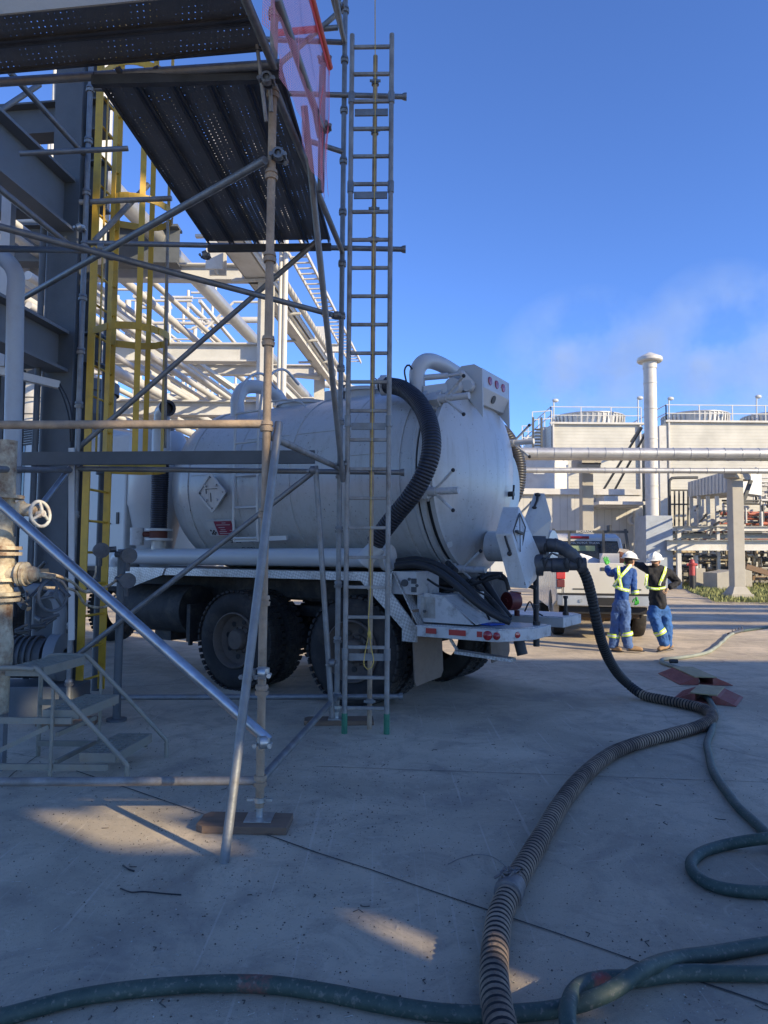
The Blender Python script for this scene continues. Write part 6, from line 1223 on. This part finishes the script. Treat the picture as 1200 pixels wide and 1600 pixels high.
for (nm, lab, M, n, x0, x1, y0, y1, Y0_, Y1_, r0, r1) in [('pipework', 'dense dark pipework under the pale steel girder', DKGREY, 90, 1042, 1300, 858, 905, 37, 42, .03, .10), ('pipework', 'cream and rusty pipework tangled under the girder', VALVE, 70, 1042, 1300, 858, 905, 37, 41, .03, .10),
        ('pipework', 'red pipes running behind the verge column', mat('faded_red_pipe', (.42, .13, .09), .6, 0, .2, 4), 22, 1100, 1300, 800, 846, 41, 44, .05, .14), ('pipework', 'pale pipes and rails high behind the verge column', WSTEEL2, 95, 1150, 1300, 745, 830, 39, 44, .04, .10), ('pipework', 'dark pipes and rails high behind the verge column', DKGREY, 45, 1150, 1300, 745, 835, 39, 44, .04, .10),
        ('pipework', 'dark pipes between the two pale girders', DKGREY, 30, 1042, 1200, 826, 850, 39, 42, .04, .08)]:
    t = MB()
    for i in range(n):
        x, y, Y = rn.uniform(x0, x1), rn.uniform(y0, y1), rn.uniform(Y0_, Y1_); p = W(x, y, Y); r_ = rn.uniform(r0, r1); k = rn.random(); L = rn.uniform(.4, 2.2)
        if nm == 'pipework' and 'red' in lab: k = .2; L = 3; 
        if k < .5: t.tube(p-V((L/2, 0, 0)), p+V((L/2, 0, 0)), r_, 8)
        elif k < .8: t.tube(p-V((0, 0, L*.35)), p+V((0, 0, L*.35)), r_, 8)
        elif k < .9: t.path([p, p+V((.3, 0, 0)), p+V((.4, 0, -.1)), p+V((.4, 0, -.5))], r_, 8)
        else: t.lathe([(0, 0), (0, r_*2), (.08, r_*2), (.08, 0)], p, (1, 0, 0), 10)
    for v in t.v: v.z = max(v.z, .02)
    tag(build(nm, t, M), lab, 'pipework', kind='stuff')
t = MB(); t.box(V((W(1190, 868, 40.8).x, 43, .5)), (20, .4, 1.0)); tag(build('low_wall', t, mat('low_wall_grey', (.25, .24, .22), .9)), 'low grey wall behind the dense pipework', 'wall')  # one even grey over the whole wall
t = MB(); t.tube(W(1085, 905, 38), W(1126, 905, 38), .28, 16); tag(build('ground_pipe', t, DKGREY), 'fat dark pipe lying behind the grass verge', 'pipe')
t = MB(); t.box(W(1178, 903, 39), (3.5, .3, .25)); t.bar(W(1165, 885, 34.8), W(1215, 900, 34.8), .2, .25); tag(build('timber_beam', t, WOOD), 'brown timber beams leaning behind the verge', 'timber')
for x, nm in ((1091, 'shorter concrete block beside the red hydrant'), (1163, 'concrete block right behind the verge column')):
    t = MB(); q = W(x, 868, 36.5); zt = W(x, 888, 36.5).z; t.box(V((q.x, 36.5, zt/2)), (.5, .5, zt)); tag(build('concrete_block', t, CONCR, bevel=.02), nm, 'concrete block')
t = MB(); q = W(1133, 868, 34.2); t.hull([V((q.x-.5, 34, 0)), V((q.x+.5, 34, 0)), V((q.x-.5, 34, .85)), V((q.x+.45, 34, 1.0)), V((q.x-.5, 35.5, 0)), V((q.x+.5, 35.5, 0)), V((q.x+.45, 35.5, 1.0)), V((q.x-.5, 35.5, .85))]); tag(build('concrete_plinth', t, CONCR), 'angled concrete plinth left of the verge column', 'plinth')
hy = W(1081, 868, 33); hy.z = 0; he = empty('fire_hydrant', hy, 'red fire hydrant post with black lower half on the verge', 'fire hydrant')
t = MB(); t.tube(hy, at(hy, .75), .13, 16); build('post', t, BLACKP, he)
t = MB(); t.tube(at(hy, .75), at(hy, 1.25), .13, 16); t.lathe([(0, .15), (.05, .17), (.1, .17), (.14, .12), (.24, .1), (.3, .04), (.32, 0)], at(hy, 1.2), UP, 16); t.tube(at(hy, 1.25)-V((.25, 0, 0)), at(hy, 1.25)+V((.25, 0, 0)), .06, 12); build('bonnet', t, mat('hydrant_red', (.36, .05, .05), .5, 0, .2, 9), he)
t = MB(); t.tube(V((W(1087, 868, 36.8).x, 36.8, 0)), W(1087, 868, 36.8), .12, 12); tag(build('marker_post', t, WCLEAN), 'white marker post behind the red hydrant', 'post')
t = MB(); t.blob(G(1170, 936), (.35, .2, .18)); t.blob(G(1163, 937), (.15, .15, .12)); tag(build('dry_tumbleweed', t, mat('dry_weed', (.3, .25, .15), .95, 0, .4, 20, .6, 20)), 'dry weed clump at the foot of the verge column', 'weed')
# small shed behind the tanker tail, seen under the hose
t = MB(); t.box(G(782, 918)+V((0, 1, .75)), (2.2, 2, 1.5)); t.box(G(782, 918)+V((0, -.02, .8)), (1.0, .05, .7)); tag(build('low_cabinet', t, WCLEAN), 'low white cabinet seen beneath the tanker outlet', 'cabinet')

# ---------------------------------------------------------------- pipe rack beyond the tanker, left
def xg(x0, Y0_, Y): return x0 + (Y-Y0_)*.105                     # grid lines lean to this vanishing point
rk = empty('pipe_rack', V((-5.5, 17.6, 0)), 'white steel pipe rack with tall frames receding beyond the tanker', 'pipe rack')
frames = [(17.6, -3.05, 12.5, .40), (27.0, -2.55, 10.4, .42), (32.6, -2.42, 10.4, .36), (38, -2.2, 10.2, .36), (48, -1.6, 10, .36), (60, -.6, 10, .4)]
for i, (Y, x, top, wd) in enumerate(frames):
    for xx in (x, x-6.2):
        t = MB(); t.hbeam(V((xx, Y, 0)), V((xx, Y, top)), wd, wd*.9, .05, .03, up=V((0, 1, 0))); t.box(V((xx, Y, top/2)), (wd*.8, wd*.55, top)); build('column', t, WSTEEL, rk)
    for z, dep in ((5.2, .38), (6.62, .48), (8.7, .42)):
        t = MB(); t.hbeam(V((x-9, Y-.02, z)), V((x-.2, Y-.02, z)), dep, .3, .04, .02); build('beam', t, WSTEEL if i else WSTEEL2, rk)
    if i: 
        t = MB(); t.hbeam(V((x, Y, 9.6)), V((x+.8, Y, 9.6)), .3, .2); build('bracket', t, WSTEEL, rk)
t = MB(); t.hbeam(V((-12, 16.6, 8.95)), V((-5.0, 16.6, 8.95)), .95, .4, .06, .03); build('deep_beam', t, COLGREY, rk)
t = MB(); q = W(338, 410, 16.3); t.hbeam(V((q.x, 16.3, 8.2)), V((q.x, 16.3, 12)), .42, .4, .05, .03, up=V((0, 1, 0))); build('hanger_column', t, WSTEEL2, rk)
t = MB()
for z in (6.62, 8.7): 
    for xx in (-9.4, -3.05): t.hbeam(V((xx, 17.6, z-.4)), V((xg(xx, 17.6, 60), 60, z-.4)), .3, .2)
build('runner', t, WSTEEL, rk)
# diagonal braces of the frames
t = MB()
for a, b2 in (((312, 470, 22), (420, 600, 30)), ((300, 560, 20), (375, 612, 22)), ((395, 605, 27), (395, 560, 27)), ((322, 580, 27), (360, 560, 27))): t.bar(W(*a), W(*b2), .1, .1)
build('diagonal', t, WSTEEL2, rk)
# white tray and conduits high on the rack
tray = empty('cable_tray', V((xg(-2.9, 24, 20), 20, 8.5)), 'wide white cable tray running high along the pipe rack', 'cable tray')
A0 = V((-3.70, 15.9, 8.5)); A1 = V((-2.53, 27.0, 8.5)); dt_ = (A1-A0).normalized(); pr_ = V((dt_.y, -dt_.x, 0)); A0 = A0 - dt_*5
t = MB(); t.bar(A0+pr_*.3, A1+pr_*.3, .6, .02); build('tray_floor', t, WSTEEL2, tray)
t = MB(); t.bar(A0+UP*.07, A1+UP*.07, .03, .16); t.bar(A0+pr_*.6+UP*.09, A1+pr_*.6+UP*.09, .05, .2); build('tray_side', t, WSTEEL, tray)
for s_ in (4, 6.5, 9, 11.5, 14): 
    t = MB(); p = A0+dt_*s_-UP*.06; t.bar(p-pr_*.35, p+pr_*.85, .1, .06); build('tray_bracket', t, WSTEEL2, tray)
def long_pipe(z, x, r, M, label, Y0_=13.5, Y1_=60, name='rack_pipe'):
    t = MB(); t.tube(V((xg(x, 17.6, Y0_), Y0_, z)), V((xg(x, 17.6, Y1_), Y1_, z)), r, 14); return tag(build(name, t, M), label, 'pipe', 'pipes running along the pipe rack')
long_pipe(8.75, -2.75, .09, WSTEEL, 'white pipe beside the white cable tray', 11, 30)
t = MB(); A2 = A0+pr_*1.15+UP*.5; A3 = A1+pr_*1.15+UP*.5
for k in (0, .45): t.bar(A2+pr_*k, A3+pr_*k, .04, .1)
n = 46
for i in range(n): p = A2.lerp(A3, (i+.5)/n); t.bar(p, p+pr_*.45, .05, .03)
tag(build('ladder_tray', t, WSTEEL2), 'narrow rung type cable tray outside the wide white tray', 'cable tray')
labs = ['lowest', 'second', 'third', 'fourth', 'fifth', 'sixth', 'seventh', 'eighth', 'ninth']
long_pipe(8.3+.9, -5.45, .21, INSUL, 'fat silver insulated pipe alone above the rack beams', 12, 60)
for i, (x, r) in enumerate([(-5.9, .075), (-6.12, .05), (-6.6, .09), (-7.0, .06), (-7.5, .11), (-8.1, .07), (-8.7, .13), (-9.4, .08)]):
    long_pipe(6.87+r, x, r, WSTEEL if i % 3 else INSUL, 'white pipe on the middle beams of the rack, %s from the columns' % ('nearest first second third fourth fifth sixth seventh'.split()[i]))
for i, (x, r) in enumerate([(-3.9, .05), (-4.3, .07), (-5.0, .06), (-5.6, .1), (-6.3, .06), (-7.0, .13), (-8.0, .08), (-9.0, .1)]):
    long_pipe(5.4+r, x, r, WSTEEL2 if i % 2 else WSTEEL, 'pale pipe on the lowest beams of the rack, %s from the columns' % ('nearest first second third fourth fifth sixth seventh'.split()[i]), 11)
for i, (x, r) in enumerate([(-6.6, .08), (-7.4, .12), (-8.3, .09), (-9.3, .14)]):
    long_pipe(8.95+r, x, r, WSTEEL, 'white pipe on the top beams of the rack, %s from the columns' % ('nearest first second third'.split()[i]), 14)
# uprights: twin white pipes, tall pole, vessel and small vertical runs
for x, nm in ((431, 'slimmer of the twin white risers beside the rack column'), (438.5, 'outer of the twin white risers beside the rack column')):
    p = W(x, 868, 16.8); t = MB(); t.tube(V((p.x, p.y, 3)), V((p.x, p.y, 10.5)), .05 if x < 435 else .065, 12); tag(build('riser_pipe', t, WSTEEL), nm, 'pipe')
p = W(81, 868, 24); p.z = 0; ve = empty('process_column', p, 'tall white process column seen past the dark steel beam', 'vessel'); t = MB(); t.tube(p, at(p, 18.2), .42, 24); t.lathe([(0, .42), (.2, .3), (.3, 0)], at(p, 18.2), UP, 24); build('shell', t, WSTEEL, ve); t = MB()
for z in (9, 12, 15, 17): t.ring(at(p, z), UP, .44, .03, 24, 6)
build('ring_flange', t, WSTEEL, ve)
p = W(57, 868, 20); t = MB(); t.tube(V((p.x, 20, 0)), V((p.x, 20, 16)), .07, 10); tag(build('vent_pole', t, WSTEEL), 'slim white vent pole left of the tall process column', 'pole')
p = W(118, 868, 15); t = MB(); t.tube(V((p.x, 15, 8)), V((p.x, 15, 12.3)), .45, 24); tag(build('vertical_drum', t, WSTEEL2), 'short grey drum behind the top of the caged ladder', 'vessel')
# railings and small verticals seen between
t = MB()
for (x0, y0, x1, y1, Y, r) in [(215, 470, 300, 470, 24, .05), (265, 470, 265, 560, 24, .05), (240, 470, 330, 560, 26, .05), (250, 452, 345, 545, 26, .05), (180, 505, 320, 505, 24, .06), (182, 462, 182, 560, 22, .1), (200, 470, 200, 560, 22, .1), (330, 500, 410, 500, 30, .14), (315, 520, 365, 472, 26, .05), (365, 472, 410, 472, 26, .05), (300, 513, 360, 495, 26, .05), (420, 648, 505, 648, 30, .2), (505, 600, 580, 612, 40, .2), (500, 560, 522, 560, 40, .4), (420, 582, 500, 590, 26, .1), (545, 640, 600, 645, 45, .3), (350, 655, 500, 655, 50, .5)]:
    t.tube(W(x0, y0, Y), W(x1, y1, Y), r, 8)
rn = random.Random(5)
for i in range(60):
    x, y, Y = rn.uniform(130, 420), rn.uniform(590, 680), rn.uniform(28, 44); p = W(x, y, Y); L = rn.uniform(.6, 3)
    d = (V((1, 0, 0)), UP, V((.1, 1, 0)))[rn.randrange(3)]; t.tube(p, p+d*L, rn.uniform(.04, .12), 8)
for i in range(55):
    x, y, Y = rn.uniform(190, 345), rn.uniform(450, 600), rn.uniform(26, 50); p = W(x, y, Y); L = rn.uniform(.8, 3)
    d = (V((1, 0, 0)), UP, V((.1, 1, 0)), V((.1, 1, 0)))[rn.randrange(4)]; t.tube(p, p+d*L, rn.uniform(.03, .10), 8)
for i in range(120):
    x, y, Y = rn.uniform(-10, 125), rn.uniform(270, 460), rn.uniform(16, 34); p = W(x, y, Y); L = rn.uniform(.6, 2.5)
    d = (V((1, 0, 0)), UP, V((.1, 1, 0)))[rn.randrange(3)]; t.tube(p, p+d*L, rn.uniform(.03, .09), 8)
for k, (x, y, Y, r_, L) in enumerate([(-20, 330, 16, .16, 8), (-5, 350, 15, .10, 9), (10, 385, 17, .13, 9), (-20, 405, 15, .2, 9), (20, 300, 18, .07, 9), (-10, 370, 20, .08, 9)]): p = W(x, y, Y); t.tube(p, p+V((.105, 1, 0))*L, r_, 12)
tag(build('white_pipework', t, WSTEEL), 'maze of thin white pipes and rails behind the pipe rack frames', 'pipework', kind='stuff')
# plant building closing the view behind the rack and tanker
pb_ = empty('plant_building', V((-14, 52, 0)), 'long pale plant building closing the view behind the pipe rack', 'building')
t = MB(); t.box(V((-20, 66, 4.2)), (44, 8, 8.4)); build('wall', t, SHEET, pb_)
t = MB(); t.box(V((-20, 66, 8.5)), (44.6, 8.6, .2)); build('roof', t, WSTEEL, pb_)
ve2 = W(60, 868, 13); ve2.z = 0; e = empty('mixing_vessel', ve2, 'white caged vessel with dark lid behind the steel column', 'vessel')
t = MB(); t.lathe([(0, .55), (3.2, .55), (4.0, .45), (4.6, .48)], ve2, UP, 28); build('shell', t, WSTEEL, e)
t = MB(); t.lathe([(4.6, .55), (5.0, .55), (5.1, .4), (5.2, 0)], ve2, UP, 28); build('lid', t, DKGREY, e)
t = MB()
for z in (3.7, 4.0, 4.3): t.ring(at(ve2, z), UP, .56, .012, 28, 6)
for i in range(10): a = i*PI/5; t.tube(at(ve2, 3.5)+V((math.cos(a)*.56, math.sin(a)*.56, 0)), at(ve2, 4.6)+V((math.cos(a)*.56, math.sin(a)*.56, 0)), .01, 6)
build('guard_cage', t, DKGREY, e)

# steam drifting above the cooling towers
def _steam(t, p, N, L):
    t.nodes.remove(p); out = t.nodes['Material Output']; v = N('ShaderNodeVolumePrincipled'); v.inputs['Color'].default_value = (.86, .95, 1, 1); v.inputs['Anisotropy'].default_value = .2
    tc = N('ShaderNodeTexCoord'); n = N('ShaderNodeTexNoise'); n.inputs['Scale'].default_value = .13; n.inputs['Detail'].default_value = 5; n.inputs['Roughness'].default_value = .6; L(tc.outputs['Object'], n.inputs[0])
    gr_ = N('ShaderNodeTexGradient'); gr_.gradient_type = 'SPHERICAL'; mp = N('ShaderNodeMapping'); mp.inputs['Location'].default_value = (-1, -1, -1); mp.inputs['Scale'].default_value = (2, 2, 2); L(tc.outputs['Generated'], mp.inputs[0]); L(mp.outputs[0], gr_.inputs[0])
    r = N('ShaderNodeMapRange'); r.inputs['From Min'].default_value = .42; r.inputs['From Max'].default_value = .72; r.inputs['To Max'].default_value = .6; L(n.outputs[0], r.inputs[0])
    m_ = N('ShaderNodeMath'); m_.operation = 'MULTIPLY'; L(r.outputs[0], m_.inputs[0]); L(gr_.outputs[0], m_.inputs[1]); L(m_.outputs[0], v.inputs['Density']); L(v.outputs[0], out.inputs['Volume'])
STEAM = special('steam_volume', _steam)
for i, (x, y, rx, rz, lab) in enumerate([(925, 575, 8.5, 7.0, 'faint white steam drifting above the ribbed fan stack'), (1140, 560, 8.5, 8.5, 'faint white steam rising right of the chimney top')]):
    t = MB(); t.blob(W(x, y, 56), (rx, 4, rz)); o = tag(build('steam', t, STEAM), lab, 'steam', kind='stuff')
scene.cycles.volume_step_rate = 4

# litter of grit and chips on the concrete
rn = random.Random(21); t = MB()
def chip(t, p, s_):
    n = len(t.v); a = rn.uniform(0, 6.28)
    for k in range(3): t.v.append(p+V((math.cos(a+k*2.1)*s_*rn.uniform(.5, 1.2), math.sin(a+k*2.1)*s_*rn.uniform(.5, 1.2), 0)))
    t.v.append(p+V((0, 0, s_*rn.uniform(.4, 1)))); t.face((n, n+1, n+3)); t.face((n+1, n+2, n+3)); t.face((n+2, n, n+3))
for i in range(7000):
    px = rn.uniform(-20, 1220); py = 1100 + 500*rn.random()
    if rn.random() < .55: px = rn.gauss(420, 230); py = rn.gauss(1260, 110)
    if py < 1050 or py > 1640: continue
    p = G(px, py, .001); chip(t, p, rn.choice((.0015, .002, .002, .003, .003, .0055))*rn.uniform(.7, 1.2)*(1 if py > 1300 else 1.3))
for i in range(40):
    px, py = rn.uniform(0, 1200), rn.uniform(1150, 1600); p = G(px, py, .002); a = rn.uniform(0, 6.28); L = rn.uniform(.01, .035); t.path([p, p+V((math.cos(a)*L, math.sin(a)*L, .004)), p+V((math.cos(a+.6)*L*1.7, math.sin(a+.6)*L*1.7, 0))], .002, 5)
tag(build('grit', t, mat('grit_dark', (.10, .085, .07), .9, 0, .5, 90)), 'dark grit and chips scattered over the concrete', 'grit', kind='stuff')
t = MB()
for i in range(1100):
    px = rn.uniform(0, 1200); py = rn.uniform(1120, 1600); chip(t, G(px, py, .001), rn.uniform(.002, .0055))
for i in range(60):
    px = rn.uniform(0, 1200); py = rn.uniform(1200, 1600); p = G(px, py, .003); a = rn.uniform(0, 6.28); L = rn.uniform(.01, .05); t.tube(p, p+V((math.cos(a)*L, math.sin(a)*L, .002)), .0012, 5)
tag(build('pale_chips', t, mat('chips_pale', (.45, .43, .38), .9, 0, .4, 90)), 'pale paint chips and straw scattered over the concrete', 'chips', kind='stuff')
t = MB(); t.path(spline([G(188, 1388, .004), G(205, 1394, .008), G(225, 1393, .004), G(255, 1396, .005), G(283, 1398, .004)], .01), .003, 6); t.path(spline([G(192, 1352, .004), G(200, 1358, .01), G(210, 1361, .004)], .01), .004, 6)
tag(build('cable_tie', t, BLACKP), 'thin black cable tie lying on the concrete near the leaning tube', 'cable tie')
t = MB(); t.path(spline([G(700, 1350, .004), G(722, 1340, .004), G(750, 1335, .005), G(772, 1340, .004), G(793, 1356, .006)], .01), .0016, 5)
tag(build('thin_wire', t, GALV2), 'thin curved wire on the concrete touching the brown ribbed hose', 'wire')
# grid order: text to mesh so that every piece is ordinary geometry
dg = bpy.context.evaluated_depsgraph_get()
for o in [o for o in bpy.data.objects if o.type == 'FONT']:
    me = bpy.data.meshes.new_from_object(o.evaluated_get(dg)); n = bpy.data.objects.new(o.name.split('.')[0], me); col.objects.link(n); n.parent = o.parent; n.matrix_local = o.matrix_local.copy(); bpy.data.objects.remove(o)
